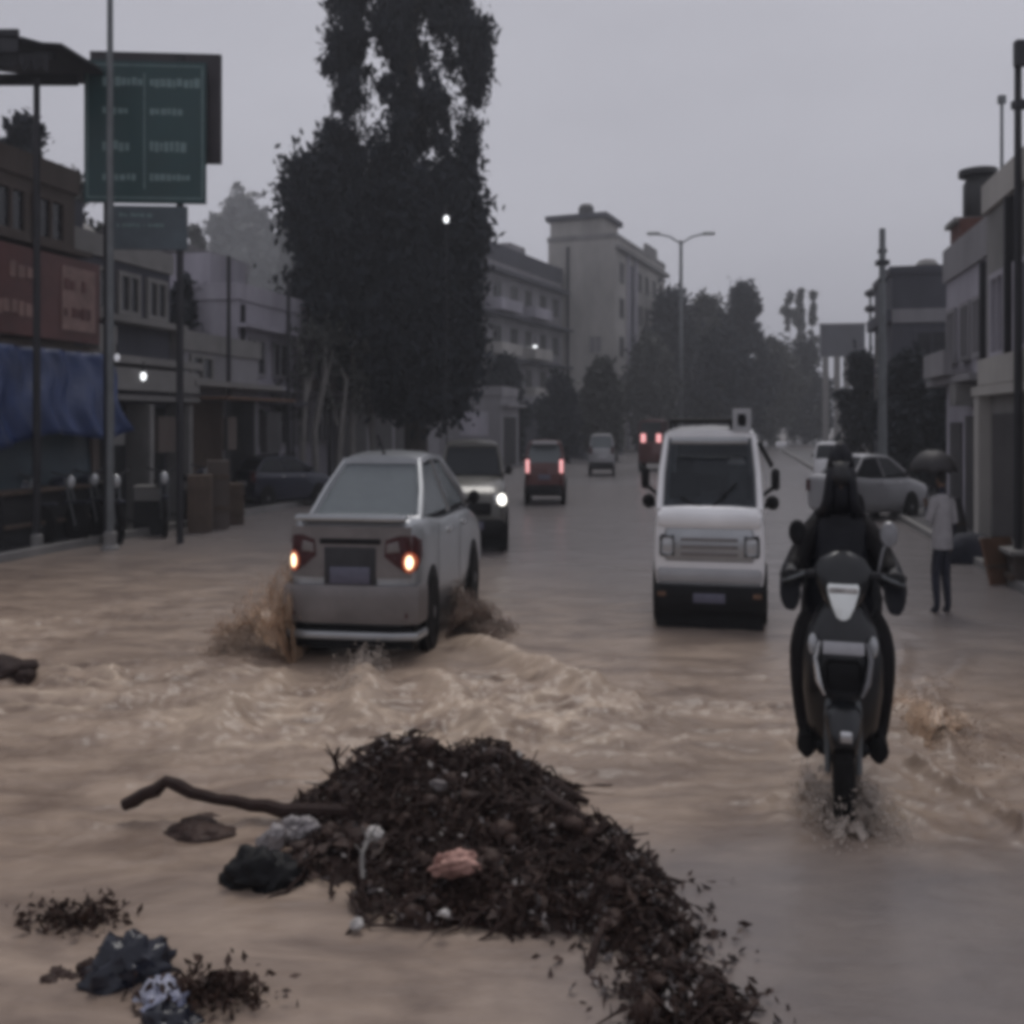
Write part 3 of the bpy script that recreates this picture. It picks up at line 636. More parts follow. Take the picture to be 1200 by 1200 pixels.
def head(parent, c, sc, face, hairm=None, r=(.078, .098, .12), hair=True):
    """a head looking along -y with brow, nose, mouth, chin, ears and eyes"""
    mb = MB(); bm = bmesh.new(); bmesh.ops.create_uvsphere(bm, u_segments=28, v_segments=22, radius=1)
    for v in bm.verts:
        x, y, z = v.co
        if z < 0: x *= 1 - .28 * z * z; y *= 1 - .10 * z * z
        if y < 0:
            y *= .93
            y -= .20 * math.exp(-(x / .16) ** 2 - ((z + .12) / .17) ** 2)      # nose
            y += .08 * (math.exp(-((abs(x) - .36) / .17) ** 2 - ((z - .06) / .11) ** 2))   # sockets
            y -= .05 * math.exp(-(x / .3) ** 2 - ((z + .47) / .07) ** 2)       # lips
            y -= .07 * math.exp(-(x / .3) ** 2 - ((z + .85) / .15) ** 2)       # chin
        v.co = (x, y, z)
    mb.add([(c[0] + v.co.x * r[0], c[1] + v.co.y * r[1], c[2] + v.co.z * r[2]) for v in bm.verts], [tuple(v.index for v in f.verts) for f in bm.faces]); bm.free()
    for s in (-1, 1): mb.blob((c[0] + s * r[0] * 1.0, c[1] + .01, c[2] - .01), (.012, .022, .032), 2, .1, 1)
    h = mb.build('head', face, parent, sc, angle=80)
    for s in (-1, 1): MB().blob((c[0] + s * r[0] * .37, c[1] - r[1] * .80, c[2] + r[2] * .05), (.013, .010, .009), 1, 0, 2).build('eye', M['scrap'], h, sc)
    if hair:
        hb = MB(); hb.blob((c[0], c[1] + .018, c[2] + .03), (r[0] * 1.08, r[1] * 1.03, r[2] * .95), 8, .04, 3); hb.build('hair', hairm or M['hair'], h, sc)
    return h

# --- the scooter and its hooded rider
SCO = (K * 1.02, K, 1)
scp = G(986, 944)
scr = R(-17)
sco = empty('scooter', scp, scr, 'black motor scooter with white headlight coming towards us through muddy water', 'scooter')
def sb(mb, n, m, p=None, a=40): return mb.build(n, M[m], p or sco, SCO, angle=a)
# wheels: front at y=-0.45, rear at y=0.78 (towards the camera is -y)
for y, nm in ((-.45, 'front'), (.80, 'rear')):
    w = MB(); w.lathe([(.15, -.05), (.205, -.065), (.235, -.045), (.24, 0), (.235, .045), (.205, .065), (.15, .05)], 28, (0, y, .24), 'x'); wo = sb(w, 'wheel', 'rubber')
    w = MB(); w.lathe([(.15, -.04), (.13, -.03), (.04, -.05), (.04, .05), (.13, .03), (.15, .04)], 20, (0, y, .24), 'x'); sb(w, 'rim', 'rim', wo)
fd = MB(); rings = []
for i in range(9):
    a = R(32 + 113 * i / 8); r = .275; wd = .115 * (.55 + .45 * math.sin(math.pi * (i + .5) / 9))
    cy, cz = -.45 - r * math.cos(a), .24 + r * math.sin(a); ny, nz = -math.cos(a), math.sin(a)
    rings.append([(x, cy + ny * o, cz + nz * o) for x, o in ((-wd, -.06), (-wd * .9, -.005), (-wd * .5, .02), (0, .028), (wd * .5, .02), (wd * .9, -.005), (wd, -.06))])
fd.loft(rings, caps=False, closed=False); fo = sb(fd, 'front_fender', 'scooter')
md = fo.modifiers.new('Solid', 'SOLIDIFY'); md.thickness = .006
MB().rbox(-.03, .045, -.735, -.715, .42, .47, .008).build('fender_highlight', M['chrome'], fo, SCO)  # bright chip drawn in for the highlight on the fender
fk = MB()
for s in (-1, 1): fk.tube([(s * .095, -.45, .24), (s * .095, -.40, .48), (s * .04, -.30, .80)], [.02, .022, .025], 7)
sb(fk, 'fork', 'steel')
# apron (leg shield): lofted plate, wide at the top, nose in the middle
rings = []
for z, w, y in ((.30, .17, -.26), (.40, .225, -.34), (.55, .25, -.40), (.70, .25, -.405), (.82, .215, -.375), (.90, .15, -.34), (.945, .10, -.31)):
    ring = []
    for k in range(15):
        f = -1 + 2 * k / 14; x = w * math.sin(f * math.pi / 2); yy = y + .16 * (abs(f) ** 2.2) - .035 * math.exp(-(f / .25) ** 2)
        ring.append((x, yy, z))
    rings.append(ring + [(x, yy + .03, z) for x, yy, z in reversed(ring)])
ap = MB(); ap.loft(rings); apo = sb(ap, 'apron', 'scooter')
for s in (-1, 1):        # pale curved trims either side of the apron, turn signals above
    t = MB(); t.tube([(s * .14, -.405, .78), (s * .168, -.40, .71), (s * .15, -.42, .62), (s * .11, -.44, .56)], [.010, .018, .02, .010], 8); t.build('apron_trim', M['chrome'] if s < 0 else M['rim'], apo, SCO)
    t = MB(); t.blob((s * .185, -.36, .76), (.03, .03, .045), 3, .08, 2); t.build('turn_signal', M['headlens'], apo, SCO)
MB().rbox(-.125, .125, -.468, -.456, .735, .79, .005).build('number_plate', M['plate'], apo, SCO)
MB().rbox(-.11, .11, -.452, -.437, .57, .71, .02).build('apron_grille', M['black'], apo, SCO)
# handlebar cowl with the white tapering headlight
rings = []
for z, w, y, d in ((.90, .07, -.36, .10), (.95, .12, -.395, .15), (1.02, .165, -.40, .18), (1.08, .18, -.38, .18), (1.12, .14, -.34, .12), (1.15, .05, -.30, .05)):
    rings.append([(w * math.sin(a), y + d * .5 - d * .5 * math.cos(a), z) for a in [2 * math.pi * k / 18 for k in range(18)]])
cw = MB(); cw.loft(rings); cwo = sb(cw, 'handlebar_cowl', 'scooter')
hl = MB(); rings = []
for z, w in ((.875, .02), (.885, .04), (.93, .068), (.985, .092), (1.01, .096), (1.022, .09)):
    y = -.418 - .012 * math.sin((z - .875) * 20)
    rings.append([(w * f, y - .02 * (1 - f * f), z) for f in (-1, -.6, -.2, .2, .6, 1)] + [(w * f, y + .05, z) for f in (1, .6, .2, -.2, -.6, -1)])
hl.loft(rings); hlo = hl.build('headlight', M['lens_white'], sco, SCO)
MB().rbox(-.088, .088, -.452, -.43, .988, 1.012, .006).build('headlight_bar', M['scrap'], hlo, SCO)
hb = MB(); hb.tube([(-.36, -.17, 1.03), (-.2, -.26, 1.05), (0, -.30, 1.06), (.2, -.26, 1.05), (.36, -.17, 1.03)], .016, 7); hbo = sb(hb, 'handlebar', 'darksteel')
for s in (-1, 1):
    g = MB(); g.tube([(s * .27, -.22, 1.04), (s * .39, -.155, 1.028)], .02, 8); g.build('grip', M['rubber'], hbo, SCO)
    lv = MB(); lv.tube([(s * .24, -.27, 1.05), (s * .31, -.27, 1.03), (s * .38, -.22, 1.01)], .008, 6); lv.build('brake_lever', M['steel'], hbo, SCO)
    mr = MB(); mr.tube([(s * .22, -.25, 1.06), (s * .25, -.25, 1.16), (s * .285, -.25, 1.20)], .008, 6)
    mr.lathe([(.01, -.02), (.05, -.015), (.056, .0), (.05, .01), (.01, .012)], 14, (s * .285, -.255, 1.225), 'y')
    mo = mr.build('mirror', M['black'] if s < 0 else M['rim'], sco, SCO)
# floorboard, body, seat, rear parts
MB().rbox(-.17, .17, -.28, .30, .27, .335, .025).build('floorboard', M['black'], sco, SCO)
rings = []
for y, w, z0, z1 in ((.22, .12, .30, .60), (.30, .17, .30, .70), (.55, .20, .32, .76), (.85, .19, .40, .80), (1.05, .14, .50, .82), (1.16, .06, .62, .80)):
    c = (z0 + z1) / 2; h = (z1 - z0) / 2
    rings.append([(w * math.copysign(abs(math.cos(a)) ** .7, math.cos(a)), y, c + h * math.copysign(abs(math.sin(a)) ** .7, math.sin(a))) for a in [2 * math.pi * k / 16 for k in range(16)]])
rb_ = MB(); rb_.loft(rings); sb(rb_, 'rear_body', 'scooter')
rings = []
for y, w, z in ((.20, .06, .74), (.25, .11, .77), (.45, .14, .785), (.75, .15, .81), (1.0, .12, .83), (1.08, .05, .82)):
    rings.append([(w * math.cos(a), y, z + .045 * math.sin(a)) for a in [2 * math.pi * k / 14 for k in range(14)]])
st_ = MB(); st_.loft(rings); sb(st_, 'seat', 'rubber')

rid = empty('person', scp, scr, 'person in a black hooded raincoat riding the scooter', 'person')
J = {'pelvis': ((0, .36, .88), (.17, .14)), 'waist': ((0, .33, 1.02), (.16, .13)), 'chest': ((0, .27, 1.15), (.17, .14)), 'neck': ((0, .22, 1.31), (.075, .075)), 'skull': ((0, .20, 1.40), (.07, .07)),
     'hipL': ((-.11, .28, .85), .12), 'kneeL': ((-.235, -.12, .73), .125), 'calfL': ((-.225, -.10, .52), .112), 'ankleL': ((-.215, -.06, .36), .088), 'toeL': ((-.225, -.17, .32), .05),
     'hipR': ((.11, .28, .85), .12), 'kneeR': ((.235, -.12, .73), .125), 'calfR': ((.225, -.10, .52), .112), 'ankleR': ((.215, -.06, .36), .088), 'toeR': ((.225, -.17, .32), .05),
     'shL': ((-.17, .25, 1.22), .085), 'elL': ((-.31, .09, 1.05), .07), 'wrL': ((-.315, -.10, 1.04), .05),
     'shR': ((.17, .25, 1.22), .085), 'elR': ((.31, .09, 1.05), .07), 'wrR': ((.315, -.10, 1.04), .05)}
B = [('pelvis', 'waist'), ('waist', 'chest'), ('chest', 'neck'), ('neck', 'skull')]
for k in 'LR': B += [('pelvis', 'hip' + k), ('hip' + k, 'knee' + k), ('knee' + k, 'calf' + k), ('calf' + k, 'ankle' + k), ('ankle' + k, 'toe' + k), ('chest', 'sh' + k), ('sh' + k, 'el' + k), ('el' + k, 'wr' + k)]
skin_mesh(J, B, 'body', M['trouser'], rid, SCO)
head(rid, (0, .16, 1.425), SCO, M['skin'], hair=False)
# raincoat: lofted shell over the torso that spreads over the thighs, with folds
rings = []
for i, (z, w, d, cy) in enumerate(((.80, .25, .28, .12), (.90, .265, .27, .14), (1.0, .245, .22, .22), (1.08, .235, .19, .25), (1.15, .235, .175, .255), (1.21, .21, .145, .25), (1.26, .165, .12, .235), (1.32, .115, .105, .22))):
    ring = []
    for k in range(28):
        a = 2 * math.pi * k / 28; fo_ = 1 + (.06 * math.sin(a * 7 + i * .9) + .05 * math.sin(a * 11 - i * 1.7)) * (1.2 - i * .1)
        ring.append((w * math.cos(a) * fo_, cy + d * math.sin(a) * fo_, z + .012 * math.sin(a * 5 + i)))
    rings.append(ring)
rc = MB(); rc.loft(rings, caps=False); ro = rc.build('raincoat', M['coat'], rid, SCO, angle=80)
for s in (-1, 1):          # loose sleeves that hang below the forearms
    sl = MB(); rr = []
    path = [((s * .13, .25, 1.22), .07, .085), ((s * .215, .20, 1.15), .072, .09), ((s * .30, .10, 1.045), .068, .095), ((s * .335, .0, .995), .066, .10), ((s * .335, -.10, .975), .07, .105), ((s * .33, -.15, .97), .068, .10)]
    for i, (p, rx, rz_) in enumerate(path):
        rr.append([(p[0] + rx * math.cos(a) * (1 + .06 * math.sin(a * 5 + i * 2)), p[1] + .03 * math.sin(a), p[2] + rz_ * math.sin(a) * (1 + .06 * math.sin(a * 4 + i))) for a in [2 * math.pi * k / 18 for k in range(18)]])
    sl.loft(rr); sl.build('sleeve', M['coat'], ro, SCO, angle=80)
    hand(rid, 'hand', M['glove'], (s * .325, -.14, 1.055), (0, -1, -.05), (0, 0, 1), -s, SCO, .95)
# hood: a shell open at the face
rings = []
for z, w, d0, d1 in ((1.27, .165, .10, .33), (1.34, .125, .06, .32), (1.425, .106, .045, .31), (1.50, .096, .06, .30), (1.555, .078, .09, .27), (1.595, .045, .13, .23), (1.62, .013, .16, .20)):
    ring = []
    for k in range(25):
        a = R(-62 + 304 * k / 24) if z < 1.45 else R(-90 + 360 * k / 24)
        cy, ry = (d0 + d1) / 2, (d1 - d0) / 2
        ring.append((w * math.cos(a), cy + ry * math.sin(a), z))
    rings.append(ring)
hd = MB(); hd.loft(rings[:4], caps=False, closed=False); hd.loft(rings[3:], caps=False, closed=False)
ho = hd.build('hood', M['coat'], rid, SCO, angle=80); sm = ho.modifiers.new('Solid', 'SOLIDIFY'); sm.thickness = .008
mk = MB(); rings = []
for z, w, y in ((1.285, .07, .085), (1.345, .076, .065), (1.395, .077, .055), (1.43, .074, .060)):
    rings.append([(w * math.cos(a), y + .10 - .10 * math.sin(a) ** 1.0, z) for a in [math.pi * k / 12 for k in range(13)]])
mk.loft(rings, caps=False, closed=False); mo = mk.build('face_cover', M['coat'], rid, SCO, angle=80); sm = mo.modifiers.new('Solid', 'SOLIDIFY'); sm.thickness = .005
vz = MB(); rings = []
for z, w, y in ((1.415, .076, .05), (1.46, .082, .042), (1.525, .078, .062)):
    rings.append([(w * math.cos(a), y + .11 - .11 * math.sin(a), z) for a in [math.pi * k / 12 for k in range(13)]])
vz.loft(rings, caps=False, closed=False); mo = vz.build('visor', M['tank'], rid, SCO, angle=80); sm = mo.modifiers.new('Solid', 'SOLIDIFY'); sm.thickness = .005
for s in (-1, 1):
    sh = MB(); rings = []
    for y, w, h in ((-.25, .03, .03), (-.22, .052, .05), (-.10, .05, .065), (.0, .045, .075), (.06, .035, .06)):
        rings.append([(s * .225 + w * 1.25 * math.cos(a), y, .25 + h + h * math.sin(a)) for a in [2 * math.pi * k / 12 for k in range(12)]])
    sh.loft(rings); sh.build('shoe', M['rubber'], rid, SCO)

# --- pedestrian with umbrella on the right
pe = G(1104, 722)
PS = (K * .74, K * .74, .74)
per = empty('person', pe, R(-160), 'person in a pale shirt and dark trousers under a black umbrella', 'person')
J = {'pelvis': ((0, 0, .93), (.15, .11)), 'waist': ((0, .0, 1.08), (.135, .1)), 'chest': ((0, .0, 1.28), (.165, .115)), 'neck': ((0, -.01, 1.47), .055), 'skull': ((0, -.02, 1.56), .06),
     'hipL': ((-.09, 0, .88), .11), 'kneeL': ((-.11, -.03, .49), .088), 'ankleL': ((-.12, .03, .09), .06), 'toeL': ((-.13, -.12, .045), .04),
     'hipR': ((.09, 0, .88), .11), 'kneeR': ((.10, -.06, .49), .088), 'ankleR': ((.11, .0, .09), .06), 'toeR': ((.12, -.15, .045), .04),
     'shL': ((-.19, 0, 1.38), .06), 'elL': ((-.25, .04, 1.10), .048), 'wrL': ((-.24, -.05, .86), .034),
     'shR': ((.19, 0, 1.38), .06), 'elR': ((.27, -.06, 1.13), .048), 'wrR': ((.16, -.24, 1.28), .034)}
B = [('pelvis', 'waist'), ('waist', 'chest'), ('chest', 'neck'), ('neck', 'skull')]
for k in 'LR': B += [('pelvis', 'hip' + k), ('hip' + k, 'knee' + k), ('knee' + k, 'ankle' + k), ('ankle' + k, 'toe' + k), ('chest', 'sh' + k), ('sh' + k, 'el' + k), ('el' + k, 'wr' + k)]
skin_mesh(J, B, 'body', M['navy'], per, PS)
head(per, (0, -.03, 1.62), PS, M['skin'])
rings = []
for i, (z, w, d) in enumerate(((.80, .205, .155), (.95, .20, .15), (1.1, .185, .14), (1.27, .20, .15), (1.38, .185, .125), (1.45, .10, .085))):
    rings.append([(w * math.cos(a) * (1 + .03 * math.sin(5 * a + i)), d * math.sin(a) * (1 + .03 * math.sin(7 * a - i)), z) for a in [2 * math.pi * k / 22 for k in range(22)]])
sh = MB(); sh.loft(rings, caps=False); sh.build('shirt', M['shirt'], per, PS, angle=80)
for s, el in ((-1, (-.25, .04, 1.10)), (1, (.27, -.06, 1.13))):
    sl = MB(); sl.tube([(s * .16, 0, 1.39), (s * .21, .01, 1.32), el], [.075, .078, .068], 12, False); sl.build('sleeve', M['shirt'], per, PS)
hand(per, 'hand', M['skin'], (-.24, -.05, .85), (0, -.1, -1), (-1, 0, 0), 1, PS, .35)
hand(per, 'hand', M['skin'], (.16, -.24, 1.29), (-.4, -.3, .9), (0, 1, .2), 1, PS, .95)
um = empty('umbrella', pe, R(-160), 'black umbrella held over the person in the pale shirt', 'umbrella')
tp = Vector((.06, -.16, 1.97))
sft = MB(); sft.tube([(.14, -.27, 1.24), tp + Vector((0, 0, .06))], .012, 6); sft.build('shaft', M['darksteel'], um, PS)
cn = MB(); rings = []
for j in range(9):
    f = j / 8; r = .43 * math.sin(f * math.pi / 2 * .95); z = -.30 * (1 - math.cos(f * math.pi / 2 * .95))
    rings.append([(tp.x + (r * (1 - .10 * f * abs(math.sin(a * 4)))) * math.cos(a), tp.y + (r * (1 - .10 * f * abs(math.sin(a * 4)))) * math.sin(a), tp.z + z + .03 * f * abs(math.sin(a * 4))) for a in [2 * math.pi * k / 32 for k in range(32)]])
cn.loft(rings[1:], caps=False); co = cn.build('canopy', M['umbrella'], um, PS, angle=60); sm = co.modifiers.new('Solid', 'SOLIDIFY'); sm.thickness = .004
for k in range(8):
    a = math.pi / 4 * k; rb_ = MB()
    rb_.tube([(tp.x + .05 * math.cos(a), tp.y + .05 * math.sin(a), tp.z - .012)] + [(tp.x + .43 * math.sin(f * 1.49) * math.cos(a), tp.y + .43 * math.sin(f * 1.49) * math.sin(a), tp.z - .30 * (1 - math.cos(f * 1.49)) - .01) for f in (.25, .5, .75, 1)], .005, 5)
    rb_.build('rib', M['darksteel'], um, PS)

# ------------------------------------------------------------------ buildings
def window(root, x0, x1, z0, z1, y=0.0, frame='concrete', side=None, pane='pane'):
    """side None: on the front (y plane); otherwise ('x', plane, outward sign): on an end wall, x0..x1 then run along y"""
    b = .05; f = MB()
    bars = [(x0 - b, x0 + b * .4, z0 - b, z1 + b), (x1 - b * .4, x1 + b, z0 - b, z1 + b), (x0 + b * .4, x1 - b * .4, z1 - b * .4, z1 + b), (x0 + b * .4, x1 - b * .4, z0 - b, z0 + b * .4), ((x0 + x1) / 2 - .02, (x0 + x1) / 2 + .02, z0 + b * .4, z1 - b * .4)]
    p = MB()
    if side is None:
        for a in bars: f.box(a[0], a[1], y - .06, y + .02, a[2], a[3])
        p.box(x0 + b * .4, x1 - b * .4, y - .012, y + .02, z0 + b * .4, z1 - b * .4)
    else:
        pl, s = side[1], side[2]; a0, a1 = sorted((pl + s * .06, pl - s * .02)); c0, c1 = sorted((pl + s * .012, pl - s * .02))
        for a in bars: f.box(a0, a1, a[0], a[1], a[2], a[3])
        p.box(c0, c1, x0 + b * .4, x1 - b * .4, z0 + b * .4, z1 - b * .4)
    o = f.build('window', M[frame], root, smooth=False); p.build('pane', M[pane], o, smooth=False)
    return o
def part(root, name, m, *boxes):
    mb = MB()
    for b in boxes: mb.box(*b)
    return mb.build(name, M[m], root, smooth=False)
def building(name, label, loc, rz, L, Dp, H, wall, cat='building', group=None, parapet=.35, ledges=(), roofm=None):
    root = empty(name, loc, rz, label, cat, group)
    w = part(root, 'wall', wall, (0, L, 0, Dp, -.1, H))
    if parapet:
        t = .12; part(root, 'parapet', roofm or wall, (-.05, L + .05, -.05, t, H, H + parapet), (-.05, L + .05, Dp - t, Dp + .05, H, H + parapet), (-.05, t, t, Dp - t, H, H + parapet), (L - t, L + .05, t, Dp - t, H, H + parapet))
    for z, pr_, th in ledges: part(root, 'ledge', roofm or wall, (-pr_ * .5, L + pr_ * .3, -pr_, -.003, z, z + th))
    return root
LA = math.pi / 2 - TH; RA = LA + math.pi                       # along the street; left fronts and right fronts
def lettering(root, y, x0, x1, z0, z1, m, rows, seed, thick=.015, frac=(.55, .95), side=-1):
    """rows of illegible faded strokes, as on the weathered board"""
    r = random.Random(seed); mb = MB(); hgt = (z1 - z0) / rows
    for k in range(rows):
        zc = z0 + hgt * (k + .5); x = x0; end = x0 + (x1 - x0) * r.uniform(*frac); hh = hgt * .22
        while x < end:
            w = r.uniform(.5, 1.2) * hh
            if r.random() < .84: mb.box(x, x + w, y - thick, y - .001, zc - hh * r.uniform(.6, 1), zc + hh * r.uniform(.5, 1))
            x += w * 1.35
    o = mb.build('lettering', M[m], root, smooth=False); o['kind'] = 'stuff'; return o

# --- left side, nearest first
b1 = building('shop_building', 'brown two storey shop building with a red sign board at the left edge', RT(10.0, -9.6), LA, 2.85, 3.0, 5.1, 'brown_render', ledges=((2.7, .35, .10), (4.15, .25, .08)))
part(b1, 'shop_front', 'shopdark', (.15, 2.7, -.02, .05, .05, 1.3))
sgn = part(b1, 'sign_board', 'redboard', (.1, 2.8, -.46, -.38, 2.85, 4.02)); part(sgn, 'sign_panel', 'redletter', (1.95, 2.68, -.475, -.462, 3.0, 3.9))
lettering(sgn, -.46, .3, 1.8, 2.95, 3.95, 'redletter', 2, 3, frac=(.8, .98)); lettering(sgn, -.475, 2.0, 2.62, 3.05, 3.85, 'redboard', 2, 4, frac=(.8, .98))
for x in (.3, 1.2, 2.0): window(b1, x, x + .55, 4.32, 4.9, 0, 'brown_render')
part(b1, 'roof_hut', 'brown_render', (1.2, 2.3, .8, 2.0, 5.1, 5.6)); part(b1, 'step', 'concrete', (0, 2.85, -.3, -.003, .0, .22))
part(b1, 'pillar', 'brown_render', (-.02, .16, -.42, -.004, 0, 2.7)); part(b1, 'pillar', 'brown_render', (2.69, 2.85, -.42, -.004, 0, 2.7))
def cloth(name, m, fn, nu, nv, label=None, cat=None, parent=None, thick=.01):
    vs = [fn(i / nu, j / nv) for j in range(nv + 1) for i in range(nu + 1)]; w = nu + 1
    fs = [(j * w + i, j * w + i + 1, (j + 1) * w + i + 1, (j + 1) * w + i) for j in range(nv) for i in range(nu)]
    o = MB().add(vs, fs).build(name, M[m], parent, angle=80)
    s = o.modifiers.new('Solid', 'SOLIDIFY'); s.thickness = thick
    if label: tag(o, label, cat)
    return o
def front(base_s, t): return lambda x, out, z: tuple(RT(base_s + x, t + out) + Vector((0, 0, z)))
f1 = front(10.0, -9.6)
cloth('tarpaulin', 'bluetarp', lambda u, v: f1(-.5 + 3.5 * u + .1 * math.sin(v * 7), .50 + .30 * v + .06 * math.sin(u * 23 + v * 3) + .03 * math.sin(u * 51), 2.70 - 1.25 * v * (1 - .35 * max(0, u - .6)) - .10 * math.sin(u * 9) * v), 60, 14,
      'blue tarpaulin hung across the shop front below the red sign', 'tarpaulin')
cloth('tarpaulin', 'tealtarp', lambda u, v: f1(.3 + 2.5 * u, .35 + .10 * v + .03 * math.sin(u * 17 + v * 2), 1.62 - .95 * v + .03 * math.sin(u * 14)), 40, 10,
      'dark teal sheet hanging under the blue tarpaulin', 'tarpaulin')
st = empty('market_stall', RT(10.6, -9.05), LA, 'dark low stall counter under the blue tarpaulin', 'stall')
part(st, 'counter', 'shopdark', (0, 2.2, -.1, .5, .1, .78)); part(st, 'counter_top', 'wood', (-.08, 2.28, -.18, .55, .78, .83)); part(st, 'shelf', 'wood', (0, 2.2, -.16, -.11, .35, .40))

b2 = building('shop_building', 'grey brown three storey shop with stacked ledges behind the road sign', RT(12.95, -9.7), LA, 2.6, 3.2, 4.3, 'dark_render', ledges=((2.62, .55, .12), (2.05, .50, .09), (3.3, .3, .1)), roofm='concrete')
part(b2, 'shop_front', 'shopdark', (.2, 2.4, -.02, .05, .05, 1.95))
for x in (.3, 1.1, 1.9): window(b2, x, x + .5, 3.5, 4.1, 0)
part(b2, 'band', 'concrete', (0, 2.6, -.58, -.55, 2.2, 2.55)); part(b2, 'pillar', 'concrete', (1.3, 1.42, -.45, -.004, 0, 2.0)); part(b2, 'pillar', 'concrete', (2.48, 2.6, -.45, -.004, 0, 2.0))
part(b2, 'stair_tower', 'dark_render', (.3, 1.6, 1, 2.4, 4.3, 5.4))
wt_ = MB(); wt_.lathe([(.42, 0), (.45, .06), (.45, .7), (.3, .84), (.12, .88), (.12, .94), (.01, .95)], 18, (2.05, 1.6, 4.32)); wt_.build('water_tank', M['concrete'], b2)
b3 = building('shop_building', 'low shop with a rusty brown shutter right of the bulb lit shop', RT(15.65, -9.6), LA, 3.0, 3, 3.0, 'grey_render', ledges=((2.35, .5, .1),), roofm='concrete')
part(b3, 'shutter', 'wood', (.2, 1.5, -.03, .03, .05, 2.1)); part(b3, 'doorway', 'shopdark', (1.65, 2.8, -.02, .05, .05, 2.2))
window(b3, .4, 1.1, 2.5, 2.9, 0)
b4 = building('house', 'pale grey house with a stepped flat roof left of the big tree', RT(18.9, -10.2), LA, 5.0, 4, 4.3, 'lavender', ledges=((2.4, .4, .1), (3.7, .3, .08)))
for x in (.5, 1.6, 2.8, 3.9):
    window(b4, x, x + .65, 2.75, 3.5, 0, 'grey_render'); window(b4, x, x + .65, 1.2, 2.0, 0, 'grey_render')
for y in (.7, 2.2): window(b4, y, y + .6, 2.8, 3.5, 0, 'grey_render', ('x', 0, -1))
part(b4, 'stair_tower', 'lavender', (1.0, 2.6, 1.2, 2.8, 4.3, 5.5)); part(b4, 'door', 'shutter', (2.1, 2.8, -.03, .03, .0, .98))
b5 = building('house', 'grey house with dark lower shops behind the big tree trunk', RT(24.3, -10.2), LA, 6.5, 4, 4.0, 'grey_render', ledges=((2.3, .5, .1),))
for x in (.5, 1.8, 3.1, 4.4): window(b5, x, x + .7, 2.7, 3.5, 0)
for x in (.3, 2.4, 4.5): part(b5, 'shutter', 'shutter', (x, x + 1.7, -.03, .03, .05, 2.0))
b6 = building('house', 'dim grey house standing behind the road sign at far left', RT(21.5, -14.5), LA, 6, 4, 6.2, 'grey_render', ledges=((4.2, .3, .1),))
for x in (.6, 2.2, 3.8): window(b6, x, x + .8, 4.6, 5.5, 0)
for y in (.6, 2.2): window(b6, y, y + .8, 4.6, 5.5, 0, 'concrete', ('x', 0, -1))
# --- far left row, seen past the big tree
A7 = R(90 - 17)
P7 = W(566, 495, 50); P7.z = 0
b7 = building('apartment_block', 'dark grey apartment block with balconies between the big tree and the tall beige block', Vector((-2.2, 49, 0)), R(90 - 24), 13, 4.2, 10.3, 'grey_render', ledges=((2.9, .5, .14), (5.0, .7, .14), (7.3, .7, .14), (9.6, .5, .2)), roofm='dark_render', parapet=.9)
part(b7, 'wing', 'grey_render', (-.01, -2.2 + 2.19, 0.0, 3.0, 0, .1))
for z in (3.6, 5.8, 8.1):
    for x in (.8, 3.0, 5.2, 7.2, 9.4, 11.4): window(b7, x, x + .9, z, z + 1.1, 0, 'concrete')
    for y in (.5, 1.7, 2.9): window(b7, y, y + .8, z, z + 1.2, 0, 'concrete', ('x', 0, -1))
    part(b7, 'balcony', 'beige' if z < 7 else 'lavender', (1.9, 4.6, -1.0, -.003, z - .55, z + .05), (6.4, 9.0, -1.0, -.003, z - .55, z + .05))
part(b7, 'roof_hut', 'dark_render', (.5, 3.0, .6, 3.2, 10.3, 11.3)); part(b7, 'corner_column', 'lavender', (-.12, .35, -.12, .35, 0, 10.25))
b8 = building('apartment_block', 'tall beige plastered block with a blank end wall and dark roof edge', Vector((6.35, 60, 0)), R(90 - 22), 13, 4.4, 13.0, 'beige', ledges=((12.3, .35, .25),), parapet=.3, roofm='concrete')
part(b8, 'roof_hut', 'beige', (.1, 3.3, .8, 4.3, 13.0, 14.3)); part(b8, 'roof_slab', 'dark_render', (-.15, 3.6, .55, 4.55, 14.3, 14.62))
part(b8, 'pilaster', 'lavender', (2.4, 2.75, -.16, -.003, 0, 12.3)); part(b8, 'pilaster', 'lavender', (4.3, 4.65, -.16, -.003, 0, 12.3)); part(b8, 'recess', 'dark_render', (3.0, 4.1, -.04, -.003, 1, 11.8))
for z in (3.4, 5.8, 8.2, 10.4):
    for x in (.8, 5.3, 7.2, 9.2, 11.2): window(b8, x, x + .85, z, z + 1.2, 0, 'concrete')
for z in (3.2, 6.0): window(b8, .9, 1.7, z, z + 1.0, 0, 'beige', ('x', 0, -1), pane='grey_render')
b9 = building('shop_building', 'low grey shops at the foot of the tall beige block', Vector((3.4, 46, 0)), R(90 - 18), 9, 3, 2.6, 'dark_render', ledges=((2.1, .5, .1),), roofm='grey_render')
for x in (.4, 2.4, 4.4, 6.4): part(b9, 'shutter', 'shutter', (x, x + 1.6, -.03, .03, .05, 1.8))
b10 = building('shop_building', 'pale low kiosk under the beige block by the road', Vector((2.0, 36.5, 0)) + Vector((-2.4, 0, 0)), R(90 - 13), 3.0, 2.4, 2.7, 'grey_render', ledges=((2.3, .3, .1),))
part(b10, 'doorway', 'shopdark', (.4, 2.4, -.03, .03, .05, 1.9)); part(b10, 'poster', 'lavender', (-.02, -.003, .5, 1.6, 1.2, 2.1))

